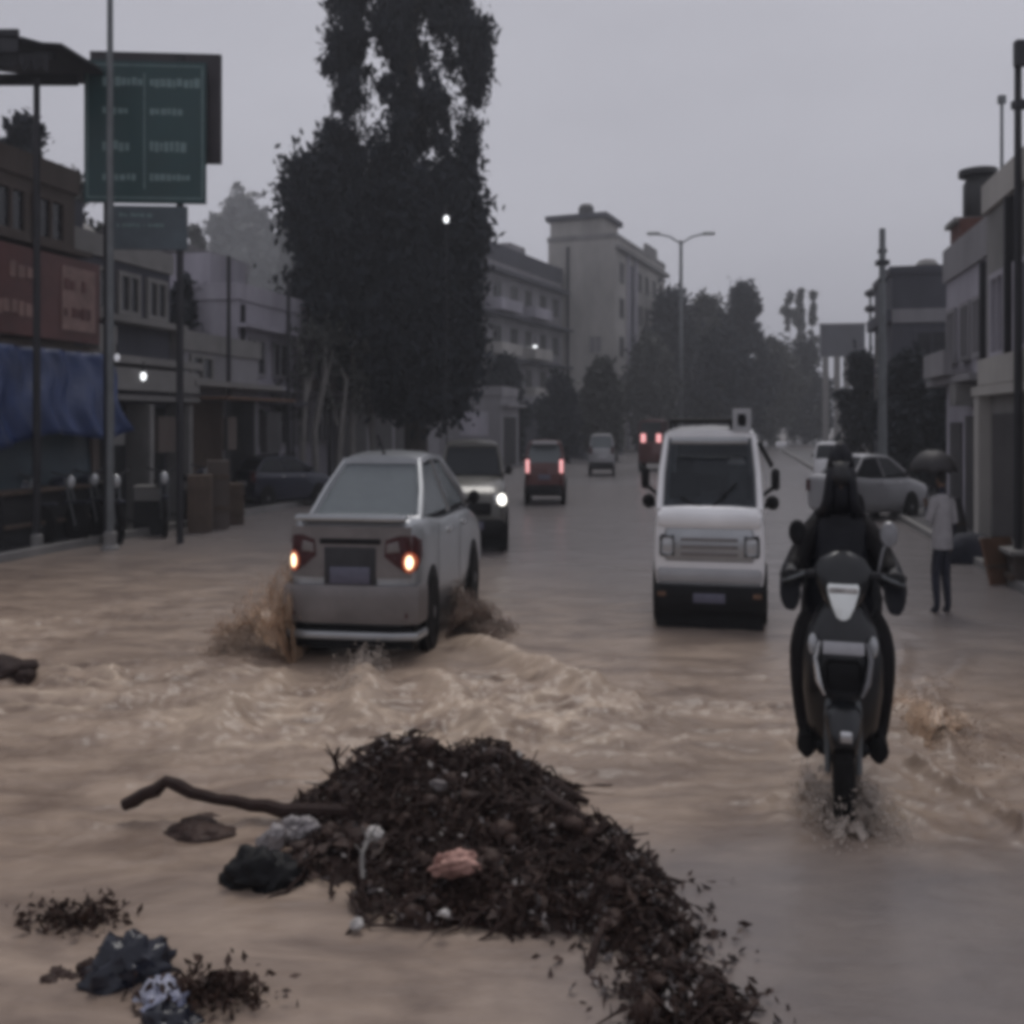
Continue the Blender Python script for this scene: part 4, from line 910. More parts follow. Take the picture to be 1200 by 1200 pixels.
# --- right side
rb1 = building('shop_building', 'tall grey building with a pale ledge and rusty door at the right edge', RT(13.0, 3.02), RA, 4.2, 4, 4.25, 'concrete', ledges=((2.02, .16, .11),), roofm='beige')
part(rb1, 'door', 'rust', (2.4, 3.6, -.03, .03, .05, 1.45)); part(rb1, 'shutter', 'shutter', (.4, 2.0, -.03, .03, .05, 1.8))
for x in (.4, 1.4, 2.4, 3.3): window(rb1, x, x + .55, 2.5, 3.4, 0, 'lavender')
part(rb1, 'pillar', 'beige', (-.03, .2, -.14, -.003, 0, 2.02)); part(rb1, 'pillar', 'brown_render', (2.08, 2.26, -.14, -.003, 0, 2.02))
part(rb1, 'balcony', 'beige', (.2, 3.9, -.15, -.12, 2.14, 2.45)); part(rb1, 'stair_tower', 'grey_render', (.2, 2.4, .6, 2.6, 4.2, 4.75))
rb2 = building('house', 'pale lavender rendered house with brick stair tower on the right', Vector((7.35, 16.6, 0)), RA, 2.9, 3.2, 4.05, 'lavender', ledges=((2.3, .3, .1),), roofm='grey_render', parapet=.55)
# its end wall faces us too
part(rb2, 'stair_tower', 'brick', (.0, .75, .06, .8, 4.05, 5.0)); part(rb2, 'tower_slab', 'concrete', (-.06, .7, -.02, .9, 4.95, 5.03))
tk = MB(); tk.lathe([(.20, 0), (.23, .05), (.23, .58), (.19, .66), (.19, .7), (.30, .72), (.30, .82), (.01, .84)], 18, (.32, .42, 5.04)); tk.build('water_tank', M['tank'], rb2)
for x in (.3, 1.3, 2.1): window(rb2, x, x + .5, 2.7, 3.5, 0, 'grey_render')
part(rb2, 'door', 'shutter', (.4, 1.2, -.03, .03, 0, 1.7)); part(rb2, 'shutter', 'shutter', (1.5, 2.7, -.03, .03, 0.05, 1.8))
window(rb2, .5, 1.0, 2.6, 3.5, 0, 'grey_render', ('x', 2.9, 1)); part(rb2, 'awning', 'grey_render', (2.91, 3.6, .0, 2.2, 1.92, 2.0)); part(rb2, 'shed_wall', 'concrete', (2.903, 3.1, 0.1, 2.4, 0, 1.9))
rb4 = building('house', 'upper grey storey with a white parapet panel behind the right edge building', Vector((8.0, 14.6, 0)), RA, 2.4, 3.4, 5.0, 'grey_render', ledges=((4.3, .2, .1),), parapet=.2)
part(rb4, 'stair_roof', 'concrete', (.6, 1.5, .2, 1.0, 5.2, 5.45))
cloth('hoarding_sheet', 'scrap', lambda u, v: (7.45 + .75 * u + .05 * v, 14.1 + .2 * u, 5.35 + .62 * v * (.45 + .55 * u) + .05 * u), 8, 6, 'whitish torn sheet standing on the roof at the right', 'sheet')
rb3 = building('house', 'dark slate block with a flat roof beyond the utility pole', Vector((10.45, 28.3, 0)), RA, 3.2, 4, 5.5, 'dark_render', ledges=((4.3, .2, .3),), roofm='dark_render', parapet=.2)
for z in (2.2, 3.3): window(rb3, .6, 1.6, z, z + .8, 0)
for y in (.6, 1.8): window(rb3, y, y + .7, 3.2, 4.0, 0, 'dark_render', ('x', 3.2, 1))
part(rb3, 'end_band', 'grey_render', (3.203, 3.26, .0, 4.0, 4.25, 4.6))
stl = empty('market_stall', G(1172, 682), RA, 'dark low stall with a pale plank at the foot of the right edge building', 'stall')
part(stl, 'counter', 'brown_render', (-.5, .6, 0, .5, 0, .36)); part(stl, 'plank', 'concrete', (-.6, .7, -.08, .45, .37, .41)); part(stl, 'crossbar', 'wood', (-.5, .6, -.05, -.003, .1, .16))
sb_ = MB().blob((0, 0, .16), (.30, .22, .2), 3, .25, 3); tag(sb_.build('sack', M['navy'], loc=G(1160, 668) + Vector((0, .4, 0))), 'dark lumpy sack leaning by the stall on the right', 'sack')

# ------------------------------------------------------------------ signs, poles, lamps, canopy
D1 = 13.4
gs = empty('road_sign', Vector(((165 - 600) * D1 / F, D1, 0)), R(4), 'large green direction sign board on steel posts', 'road sign')
def sx(px): return (px - 165) * D1 / F
def sz(py): return CH + (HZ - py) * D1 / F
part(gs, 'back_frame', 'signback', (sx(102), sx(254), .16, .24, sz(186), sz(56)))
brd = part(gs, 'board', 'signgreen', (sx(101), sx(240), -.02, .03, sz(238), sz(72)))
bd = .022
part(brd, 'border', 'signwhite', (sx(104), sx(237), -.026, -.021, sz(78), sz(76.5)), (sx(104), sx(237), -.026, -.021, sz(233), sz(231.5)), (sx(104), sx(105.5), -.026, -.021, sz(231), sz(79)), (sx(235.5), sx(237), -.026, -.021, sz(231), sz(79)), (sx(169), sx(170.5), -.026, -.021, sz(222), sz(86)))
lt = MB(); r = random.Random(5)
for cx0, cx1 in ((122, 165), (176, 230)):
    for py, hh, fr in ((97, 12, .95), (131, 9, .6), (172, 13, .72), (208, 9, .85)):
        x = cx0; e = cx0 + (cx1 - cx0) * fr
        while x < e:
            w = r.uniform(3, 6.5)
            lt.box(sx(x), sx(x + w), -.027, -.021, sz(py + hh * r.uniform(.3, .5)), sz(py - hh * r.uniform(.3, .5))); x += w + r.uniform(1.0, 2.2)
lt.build('lettering', M['signwhite'], brd, smooth=False)['kind'] = 'stuff'
lw = part(gs, 'lower_board', 'signgrey', (sx(134), sx(218), .0, .05, sz(292), sz(241)))
lettering(lw, 0, sx(138), sx(210), sz(270), sz(246), 'signwhite', 2, 9, .008)
for px in (124, 208):
    p = MB(); p.tube([(sx(px), .09, 0), (sx(px), .09, sz(60))], .05, 8); p.build('post', M['darksteel'], gs)
for py in (90, 150, 220): part(gs, 'crossbar', 'signback', (sx(104), sx(236), .032, .05, sz(py + 3), sz(py - 3)))
def pole(name, label, cat, px, D, top, r0, r1, m, base=0):
    root = empty(name, Vector(((px - 600) * D / F, D, 0)), 0, label, cat)
    zt = CH + (HZ - top) * D / F
    p = MB(); p.tube([(0, 0, base), (0, 0, zt * .5), (0, 0, zt)], [r0, (r0 + r1) / 2, r1], 10); p.build('shaft', M[m], root)
    MB().lathe([(r0 * 2.2, 0), (r0 * 2.2, .06), (r0 * 1.5, .09), (r0 * 1.5, .25), (r0 * 1.05, .27)], 12).build('base', M['concrete'], root)
    return root, zt
lp, zt = pole('lamp_post', 'tall thin steel lamp post rising in front of the green sign', 'lamp post', 129, 12.9, -90, .055, .035, 'steel')
a = MB(); a.tube([(0, 0, zt), (.25, -.02, zt + .25), (.8, -.05, zt + .3)], .03, 7); a.build('arm', M['steel'], lp)
a = MB(); a.rbox(.7, 1.15, -.12, .04, zt + .24, zt + .33, .03); a.build('lamp_head', M['steel'], lp)
cp, zt = pole('canopy', 'dark tin canopy on a thin pole at the top left corner', 'canopy', 43, 12.6, 92, .05, .04, 'darksteel')
def cn_(px): return (px - 43) * 12.6 / F
def cz(py): return CH + (HZ - py) * 12.6 / F
cs = MB(); rows = []
for i in range(14):
    f = i / 13; x = cn_(-190) + (cn_(93) - cn_(-190)) * f; zc = cz(25) + (cz(72) - cz(25)) * f
    rows.append([(x, y, zc + .06 * math.sin(f * 40) * .3 + d) for y, d in ((-.5, .0), (-.5, .03), (.6, .14), (1.3, .1), (1.3, .06), (.6, .08))])
cs.loft(rows); cs.build('roof_sheet', M['darksteel'], cp)
part(cp, 'roof_beam', 'darksteel', (cn_(-190), cn_(75), -.3, -.2, cz(80), cz(70)), (cn_(-190), cn_(68), .5, .6, cz(82), cz(70)))
part(cp, 'fascia', 'darksteel', (cn_(-190), cn_(44), -.5, -.46, cz(78), cz(52)))
fr = MB(); r = random.Random(8)
for k in range(26):
    x = cn_(-30) + (cn_(70) - cn_(-30)) * k / 25; w = r.uniform(.02, .06); d = r.uniform(.05, .24)
    fr.add([(x, -.44, cz(78)), (x + w, -.44, cz(78)), (x + w * .7, -.40, cz(78) - d), (x + w * .1, -.43, cz(78) - d * .8), (x, -.42, cz(78)), (x + w, -.42, cz(78)), (x + w * .7, -.38, cz(78) - d), (x + w * .1, -.41, cz(78) - d * .8)], [(0, 1, 2, 3), (7, 6, 5, 4), (0, 4, 5, 1), (1, 5, 6, 2), (2, 6, 7, 3), (3, 7, 4, 0)])
fr.build('torn_fringe', M['darksteel'], cp)
dl, zt = pole('street_lamp', 'thin double armed street lamp above the far treeline', 'street lamp', 798, 62, 282, .16, .10, 'steel')
for s in (-1, 1):
    a = MB(); a.tube([(0, 0, zt - .2), (s * .7, 0, zt + .25), (s * 1.5, 0, zt + .42)], .06, 6); a.build('arm', M['steel'], dl)
    a = MB(); a.rbox(s * 1.75 - .4, s * 1.75 + .4, -.15, .15, zt + .36, zt + .54, .05); a.build('lamp_head', M['steel'], dl)
up, zt = pole('utility_pole', 'tall pale utility pole in front of the dark slate block', 'utility pole', 1034, 20, 268, .10, .06, 'steel')
part(up, 'clamp', 'darksteel', (-.12, .12, -.09, .09, CH + 1.6 * 2, CH + 3.3)); a = MB()
for z in (zt - .5, zt - 1.1): a.box(-.08, .08, -.05, .05, z, z + .08)
a.build('insulator_bracket', M['darksteel'], up, smooth=False)
up2, zt = pole('utility_pole', 'slim far pole with two dark insulator knobs left of the tall pale pole', 'utility pole', 1020, 30, 338, .05, .04, 'steel')
for py in (344, 362):
    z = CH + (HZ - py) * 30 / F; a = MB(); a.blob((0, 0, z), (.17, .1, .12), 3, .1, 2); a.build('insulator', M['darksteel'], up2)
up3, zt = pole('utility_pole', 'near dark pole with a junction box at the right edge', 'utility pole', 1193, 10.0, 78, .042, .036, 'darksteel')
part(up3, 'junction_box', 'darksteel', (-.08, .22, -.14, -.055, CH + 3.6, CH + 3.85)); part(up3, 'bracket', 'darksteel', (-.05, .3, -.05, .05, CH + 3.2, CH + 3.28))
mp_, zt = pole('roof_mast', 'thin pale mast rising above the right side roofs', 'mast', 1174, 14.3, 112, .03, .022, 'steel')
part(mp_, 'mast_tip', 'steel', (-.05, .05, -.03, .03, zt - .12, zt))
D2 = 75
bb = empty('billboard', Vector(((987 - 600) * D2 / F, D2, 0)), R(-8), 'dark far billboard on pale posts right of the treeline', 'billboard')
def bx_(px): return (px - 987) * D2 / F
def bz(py): return CH + (HZ - py) * D2 / F
part(bb, 'panel', 'dark_render', (bx_(962), bx_(1012), -.2, .2, bz(418), bz(381))); part(bb, 'panel_trim', 'grey_render', (bx_(961), bx_(1013), -.26, .26, bz(381), bz(379)))
for px in (968, 981, 992, 1003): part(bb, 'post', 'palebark', (bx_(px) - .2, bx_(px) + .2, -.2, .2, 0, bz(418)))
def bulb(px, py, D, r, label, m='lampglow', post=False):
    root = empty('lamp', W(px, py, D), 0, label, 'lamp')
    MB().blob((0, 0, 0), (r, r, r * 1.5), 1, 0.0, 2).build('bulb', M[m], root)
    MB().lathe([(r * .5, r * 1.3), (r * .5, r * 2.2), (r * .25, r * 2.3), (r * .25, r * 5)], 10).build('holder', M['darksteel'], root)
    if post: MB().tube([(0, .12, -root.location.z), (0, .12, r * 4), (0, .06, r * 5.5), (0, 0, r * 5)], .018, 7).build('post', M['darksteel'], root)
bulb(168, 441, 15.5, .046, 'bright white bulb hanging in front of the dark shop with ledges'); bulb(137, 419, 14.85, .042, 'dimmer bulb left of the bright white bulb', 'dimglow')
bulb(627, 408, 56.4, .13, 'small lit bulb on the dark grey apartment block', 'lampglow'); bulb(523, 257, 22.5, .058, 'bright lamp shining among the big tree branches', post=True)

# ------------------------------------------------------------------ parked two wheelers by the left shops
def motorcycle(loc, rz, label):
    root = empty('motorcycle', loc, rz, label, 'motorcycle'); s = SC
    for y in (-.62, .62):
        w = MB(); w.lathe([(.22, -.045), (.29, -.05), (.30, 0), (.29, .05), (.22, .045)], 20, (0, y, .3), 'x'); t = w.build('wheel', M['rubber'], root, s)
        w = MB(); w.lathe([(.22, -.02), (.05, -.05), (.05, .05), (.22, .02)], 12, (0, y, .3), 'x'); w.build('rim', M['darksteel'], t, s)
    f = MB(); f.tube([(0, .62, .3), (0, .2, .45), (0, -.1, .4), (0, -.35, .75)], .035, 6); f.blob((0, .02, .42), (.15, .22, .18), 2, .15, 2); f.build('engine', M['darksteel'], root, s)
    f = MB(); f.blob((0, -.18, .82), (.15, .28, .13), 2, .05, 3); f.build('fuel_tank', M['dark_paint'], root, s)
    f = MB(); f.rbox(-.13, .13, .05, .72, .74, .84, .04); f.build('seat', M['rubber'], root, s)
    f = MB()
    for k in (-.07, .07): f.tube([(k, -.62, .3), (k, -.36, .92)], .022, 6)
    f.build('fork', M['steel'], root, s)
    f = MB(); f.tube([(-.35, -.25, 1.03), (-.12, -.36, .98), (.12, -.36, .98), (.35, -.25, 1.03)], .016, 6); f.build('handlebar', M['darksteel'], root, s)
    f = MB(); f.blob((0, -.46, .88), (.1, .08, .1), 1, .02, 2); f.build('headlight', M['headlens'], root, s)
    f = MB(); f.rbox(-.08, .08, -.9, -.3, .6, .63, .01); f.build('front_fender', M['dark_paint'], root, s)
motorcycle(G(95, 634), R(60), 'dark parked motorcycle in front of the blue tarpaulin stall'); motorcycle(G(128, 636), R(40), 'dark parked motorcycle beside the lamp post base')
motorcycle(G(12, 646), R(100), 'parked motorcycle cut off by the left edge of the photo'); motorcycle(G(190, 628), R(25), 'dark parked motorcycle nearest the rusty brown shutter')
motorcycle(G(62, 640), R(75), 'dark parked motorcycle leftmost of those under the blue tarpaulin'); motorcycle(G(232, 618), R(50), 'dark parked motorcycle standing against the brown crates')
cb = empty('crate', G(160, 632) + Vector((0, .5, 0)), R(10), 'pale box on a dark stand in front of the bulb lit shop', 'crate')
part(cb, 'stand', 'shopdark', (-.2, .2, -.15, .15, 0, .52)); part(cb, 'box', 'concrete', (-.18, .18, -.17, .15, .53, .72)); part(cb, 'lid', 'concrete', (-.2, .2, -.19, .17, .725, .75))
for k, (px, py, hh, mm) in enumerate(((222, 630, .9, 'wood'), (244, 626, 1.1, 'brown_render'), (262, 620, .7, 'wood'))):
    c = empty('crate', G(px, py) + Vector((0, .5, 0)), R(12 + 5 * k), ('tall brown crate stack left of the grey crate column', 'tall dull brown cabinet in the middle of the crates', 'short wooden crate at the right end of the left shops')[k], 'crate')
    part(c, 'box', mm, (-.17, .17, -.15, .15, 0, hh)); part(c, 'rail', 'wood', (-.18, .18, -.17, -.152, hh * .3, hh * .36), (-.18, .18, -.17, -.152, hh * .75, hh * .81))

# ------------------------------------------------------------------ clutter along the left shops and on the roofs
def roof_tank(root, x, y, z, r, m='tank'): MB().lathe([(r * .9, 0), (r, r * .2), (r, r * 1.7), (r * .7, r * 2.1), (r * .3, r * 2.2), (.01, r * 2.25)], 14, (x, y, z + .004)).build('water_tank', M[m], root)
roof_tank(b7, 1.0, 1.4, 11.3, .4); roof_tank(b7, 5.2, 1.5, 10.3, .5, 'concrete'); roof_tank(b8, 2.2, 2.6, 14.62, .5); roof_tank(b8, 7.0, 2.0, 13.0, .55, 'concrete'); roof_tank(b4, 3.6, 1.4, 4.3, .32); roof_tank(b5, 2.0, 1.4, 4.0, .32); roof_tank(rb3, 1.2, 1.2, 5.5, .3, 'concrete')
part(b7, 'stair_tower', 'grey_render', (7.4, 9.6, 1.0, 3.4, 10.3, 12.0)); part(b8, 'roof_wall', 'concrete', (8.5, 11.5, .2, .45, 13.3, 14.1)); part(rb2, 'balcony', 'grey_render', (.3, 1.9, -.42, -.3, 2.42, 2.8), (.3, 1.9, -.3, -.003, 2.42, 2.48)); part(rb4, 'roof_slab', 'grey_render', (-.2, 1.4, -.3, 1.6, 5.46, 5.56)); part(rb4, 'roof_post', 'concrete', (1.25, 1.35, -.2, -.1, 5.2, 5.46))
part(b3, 'awning', 'rust', (.1, 2.9, -.9, -.02, 2.12, 2.16)); part(b3, 'awning_post', 'darksteel', (.12, .16, -.88, -.84, 0, 2.12)); part(b3, 'awning_post', 'darksteel', (2.82, 2.86, -.88, -.84, 0, 2.12))
part(b1, 'hanging_goods', 'tealtarp', (.9, 1.3, -.30, -.2, .9, 1.5)); part(b3, 'hanging_goods', 'brown_render', (.4, .8, -.7, -.6, 1.2, 1.8), ); part(b3, 'hanging_goods', 'shutter', (1.9, 2.5, -.75, -.6, 1.1, 1.9)); part(b4, 'shutter', 'shopdark', (.4, 1.9, -.03, .03, .0, 1.0)); part(b4, 'shop_board', 'brown_render', (2.2, 4.2, -.46, -.41, 2.45, 2.72))
part(b2, 'hanging_goods', 'concrete', (.3, .7, -.4, -.3, 1.35, 1.85)); part(b2, 'hanging_goods', 'brown_render', (1.6, 2.1, -.42, -.3, 1.2, 1.8)); part(b2, 'air_cooler', 'concrete', (.2, .65, -.3, -.003, 2.78, 3.2))
part(b4, 'drain_pipe', 'darksteel', (.12, .2, -.08, -.003, 0, 4.2)); part(b4, 'drain_pipe', 'darksteel', (4.7, 4.78, -.08, -.003, 0, 4.2)); part(b4, 'awning', 'dark_render', (.4, 2.0, -.7, -.02, 2.1, 2.16))
part(rb2, 'drain_pipe', 'darksteel', (2.6, 2.68, -.08, -.003, 0, 4.0)); part(rb2, 'air_cooler', 'concrete', (1.75, 2.15, -.3, -.003, 1.95, 2.28)); part(rb1, 'drain_pipe', 'darksteel', (1.15, 1.23, -.1, -.003, 2.15, 4.2)); part(b8, 'drain_pipe', 'darksteel', (-.12, -.003, 3.0, 3.15, 0, 12.6))
pole('utility_pole', 'dark leaning pole between the shutter and the pale grey house', 'utility pole', 338, 21, 330, .06, .04, 'darksteel'); pole('utility_pole', 'dark pole in front of the grey house left of the saplings', 'utility pole', 268, 18.5, 300, .05, .035, 'darksteel')
bk = empty('bucket', G(1150, 655), 0, 'dark bucket beside the stall at the right edge', 'bucket'); MB().lathe([(.10, 0), (.13, .22), (.135, .23), (.12, .225), (.09, .02), (.01, .02)], 16).build('pail', M['black'], bk); MB().tube([(-.13, 0, .22), (-.08, 0, .33), (.08, 0, .33), (.13, 0, .22)], .006, 5).build('handle', M['steel'], bk)
for k, (px, py, w_, h_, lab) in enumerate(((1128, 640, .16, .62, 'dark narrow board leaning beside the stall'), (1185, 694, .2, .5, 'rusty sheet leaning at the very right edge'))):
    bd_ = empty('leaning_board', G(px, py) + Vector((.1, .3, 0)), R(20), lab, 'board'); MB().slab([(-w_, 0, 0), (w_, 0, 0), (w_, .14, h_), (-w_, .14, h_)], .03).build('sheet', M['shutter' if k == 0 else 'rust'], bd_); part(bd_, 'rail', 'wood', (-w_, w_, .03, .06, h_ * .4, h_ * .46))
# ------------------------------------------------------------------ trees
def limbs(mb, base, top, r, n, seed, spread):
    rr = random.Random(seed); base = Vector(base); top = Vector(top)
    pts = [base.lerp(top, f) + Vector((rr.uniform(-.12, .12), rr.uniform(-.12, .12), 0)) * f * spread for f in (0, .2, .4, .6, .8, 1)]
    mb.tube(pts, [r * 1.25, r, r * .85, r * .65, r * .42, r * .15], 9)
    for k in range(n):
        f = rr.uniform(.25, .95); p = base.lerp(top, f); a = rr.uniform(0, 6.28); l = spread * rr.uniform(.5, 1) * (1.15 - f * .6)
        q = p + Vector((math.cos(a) * l, math.sin(a) * l, l * rr.uniform(.15, .6)))
        mb.tube([p, p.lerp(q, .5) + Vector((0, 0, l * .12)), q], [r * .45 * (1.2 - f), r * .28 * (1.2 - f), r * .08], 6)
def crown_leaves(centres, rad, per, size, droop, seed, aspect=.45):
    rs = np.random.default_rng(seed); C = []
    for c, k in centres:
        n = int(per * k); p = rs.normal(size=(n, 3)) * rad * .5 * k; p[:, 2] *= 1.25; C.append(np.array(c) + p)
    return leaf_quads(np.concatenate(C), size, droop, rs, aspect)
def big_tree():
    D = 25.5; b = W(488, 495, D); b.z = 0
    root = empty('tree', b, 0, 'tall dark drooping tree towering over the left side of the road', 'tree')
    ux = D / F
    tr = MB(); limbs(tr, (0, 0, 0), (-.35, 0, 13.5), .27, 26, 5, 2.0)
    tr.build('trunk', M['bark'], root)
    prof = [(-90, 400, 540), (0, 370, 560), (40, 368, 568), (95, 372, 566), (140, 392, 552), (175, 384, 552), (205, 350, 552), (250, 352, 556), (300, 358, 548), (350, 350, 545), (395, 356, 545), (420, 385, 552), (440, 430, 540), (475, 465, 525)]
    ys, ls, rs_ = [list(c) for c in zip(*prof)]
    holes = [(442, 82, 13, 34), (511, 68, 9, 24), (398, 138, 9, 9), (380, 48, 10, 8), (374, 105, 9, 12), (400, 185, 6, 12), (460, 88, 8, 9), (440, 188, 4, 12), (497, 175, 5, 14), (468, 215, 6, 8), (535, 165, 9, 8), (548, 235, 8, 9), (508, 222, 8, 6), (385, 415, 10, 12), (415, 420, 8, 10)]
    r = random.Random(3); cs = []; hi = []
    def ok(px, py, m=9):
        l = np.interp(py, ys, ls); rr = np.interp(py, ys, rs_)
        return l < px < rr and not any(((px - hx) / (hw + m)) ** 2 + ((py - hy) / (hh + m)) ** 2 < 1 for hx, hy, hw, hh in holes)
    def put(lst, px, py, k):
        l = np.interp(py, ys, ls); rr = np.interp(py, ys, rs_); e = 1 - ((px - (l + rr) / 2) / ((rr - l) / 2)) ** 2
        lst.append(((ux * (px - 488), r.uniform(-1, 1) * 1.9 * math.sqrt(max(e, .05)), CH + (HZ - py) * ux), k))
    while len(cs) < 540:                                      # the dense lower mass
        py = r.uniform(205, 474); px = r.uniform(330, 580)
        if ok(px, py): put(cs, px, py, r.uniform(.7, 1.25))
    nb = 0
    while nb < 92:                                            # upper boughs: drooping tassels with sky between
        py = r.uniform(-90, 205); px = r.uniform(360, 575)
        if not ok(px, py): continue
        nb += 1; k = r.randint(4, 7); lean = r.uniform(-5, 5)
        for q in range(k):
            qx, qy = px + lean * q + r.uniform(-6, 6), py + q * 8 + r.uniform(-4, 4)
            if ok(qx, qy, 6): put(hi, qx, qy, r.uniform(.5, .9) * (1.15 - q * .1))
    for q in range(46):                                       # tassels hanging off both flanks
        py = r.uniform(150, 430); side = r.choice((0, 1)); px = np.interp(py, ys, rs_) - 4 if side else np.interp(py, ys, ls) + 4
        for k in range(4): put(hi, min(max(px + (1 if side else -1) * r.uniform(-4, 5), np.interp(py, ys, ls) + 1), np.interp(py, ys, rs_) - 1), py + k * 9, .62 - k * .08)
    V, Q = crown_leaves(cs, .50, 160, .115, .6, 4); V2, Q2 = crown_leaves(hi, .40, 130, .11, .9, 14, .34)
    c = mesh_np('crown', np.concatenate([V, V2]), np.concatenate([Q, Q2 + len(V)]), M['leaf'], root)
big_tree()
def tree(px, base, top, wpx, D, seed, label, m='leaf', n=60, per=90, leaf=.10, low=.25, group=None, trunkm='bark', shape=1.0):
    X = (px - 600) * D / F; h = CH + (HZ - top) * D / F; w = wpx * D / F
    root = empty('tree', (X, D, base), 0, label, 'tree', group)
    tr = MB(); limbs(tr, (0, 0, 0), (0, 0, h * .9), max(.05, w * .045), 9, seed, w * .38); tr.build('trunk', M[trunkm], root)
    r = random.Random(seed); cs = []
    for _ in range(n):
        f = r.random() ** .8; z = h * (low + (1 - low) * f); g = math.sin(math.pi * min(1, (f * .86 + .12))) ** .7 * shape
        a = r.uniform(0, 6.28); q = w / 2 * g * math.sqrt(r.random()) * r.uniform(.8, 1.12)
        cs.append(((math.cos(a) * q, math.sin(a) * q, z - h * .03), r.uniform(.6, 1.2)))
    V, Q = crown_leaves(cs, w * .16, per, leaf, .25, seed + 1)
    mesh_np('crown', V, Q, M[m], root)
    return root
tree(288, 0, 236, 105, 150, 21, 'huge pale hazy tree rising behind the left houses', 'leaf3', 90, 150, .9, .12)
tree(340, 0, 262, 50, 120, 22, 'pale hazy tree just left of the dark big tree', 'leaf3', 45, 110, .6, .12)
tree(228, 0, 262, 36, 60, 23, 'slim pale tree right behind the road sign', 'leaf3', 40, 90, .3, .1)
tree(25, 0, 138, 90, 22, 24, 'dark tree above the brown shop at the left edge', 'leaf', 60, 120, .12, .5)
tree(80, 0, 195, 80, 24, 25, 'dark bushy tree left behind the green sign', 'leaf2', 55, 120, .12, .4)
for k, (px, top, w, D, lab) in enumerate((
        (785, 346, 90, 66, 'dark broad tree at the left end of the far treeline'), (828, 352, 80, 70, 'dark tree below the double armed street lamp'), (872, 338, 64, 68, 'tallest dark tree of the far treeline'),
        (905, 400, 70, 74, 'lower dark tree right of the tallest treeline tree'), (945, 408, 60, 80, 'lower dark tree at the right end of the far treeline'), (760, 400, 60, 58, 'dark tree at the foot of the tall beige block'),
        (845, 400, 90, 60, 'dark low tree in front of the far treeline middle'), (705, 425, 46, 44, 'small dark tree in front of the beige block'))):
    tree(px, 0, top, w, D, 40 + k, lab, 'leaf2' if k % 2 else 'leaf', 80, 110, .22, .10, 'trees of the far treeline' if k != 7 else None)
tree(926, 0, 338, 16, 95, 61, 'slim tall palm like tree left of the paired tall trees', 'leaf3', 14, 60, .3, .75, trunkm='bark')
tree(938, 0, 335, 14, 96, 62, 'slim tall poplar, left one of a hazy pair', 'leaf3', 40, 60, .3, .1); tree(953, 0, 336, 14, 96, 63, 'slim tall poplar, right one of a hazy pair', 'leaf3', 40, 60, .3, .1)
tree(1010, 0, 420, 60, 30, 64, 'dark bushy tree left of the tall pale utility pole', 'leaf', 60, 120, .13, .1); tree(1066, 0, 420, 70, 23.5, 65, 'dark dense tree in front of the slate block', 'leaf', 90, 130, .11, .08)
tree(1105, 0, 455, 50, 22, 66, 'small dark tree beside the lavender house', 'leaf', 40, 110, .1, .1)
tree(590, 0, 420, 60, 40, 67, 'dark tree in front of the apartment block beside the big tree', 'leaf', 55, 110, .15, .1); tree(655, 0, 440, 50, 42, 68, 'dark shrub like tree below the beige block corner', 'leaf', 50, 100, .15, .05)
tree(252, 0, 455, 46, 20, 91, 'dark bushy shrub tree in front of the rusty awning', 'leaf', 40, 110, .08, .12); tree(300, 0, 400, 50, 24, 92, 'dark leafy tree in front of the pale grey house', 'leaf2', 50, 110, .09, .3); tree(215, 0, 330, 60, 21, 93, 'dark tree crown above the low shop with the shutter', 'leaf', 50, 110, .10, .55)
for k, (px, ba, top, D) in enumerate(((352, 0, 398, 22.5), (372, 0, 392, 23), (395, 0, 400, 23.5), (415, 0, 398, 24), (438, 0, 410, 25))):
    X = (px - 600) * D / F; root = empty('tree', (X, D, 0), 0, ('pale slender sapling furthest left under the big tree', 'pale slender sapling second from left under the big tree', 'pale forked sapling in the middle of the row under the big tree', 'pale sapling right of the forked one', 'pale sapling nearest the big trunk')[k], 'tree', 'pale saplings under the big tree')
    h = CH + (HZ - top) * D / F; r = random.Random(k); t = MB()
    t.tube([(0, 0, 0), (r.uniform(-.1, .1), 0, h * .4), (r.uniform(-.25, .25), 0, h * .75), (r.uniform(-.35, .35), 0, h)], [.085, .075, .055, .03], 8)
    t.tube([(0, 0, h * .45), (r.choice((-1, 1)) * .35, .1, h * .9)], [.05, .02], 6); t.build('trunk', M['palebark'], root)
    V, Q = crown_leaves([((r.uniform(-.5, .5), r.uniform(-.4, .4), h * r.uniform(.55, 1.05)), r.uniform(.5, 1)) for _ in range(9)], .3, 50, .08, .4, k + 80)
    mesh_np('crown', V, Q, M['leaf2'], root)

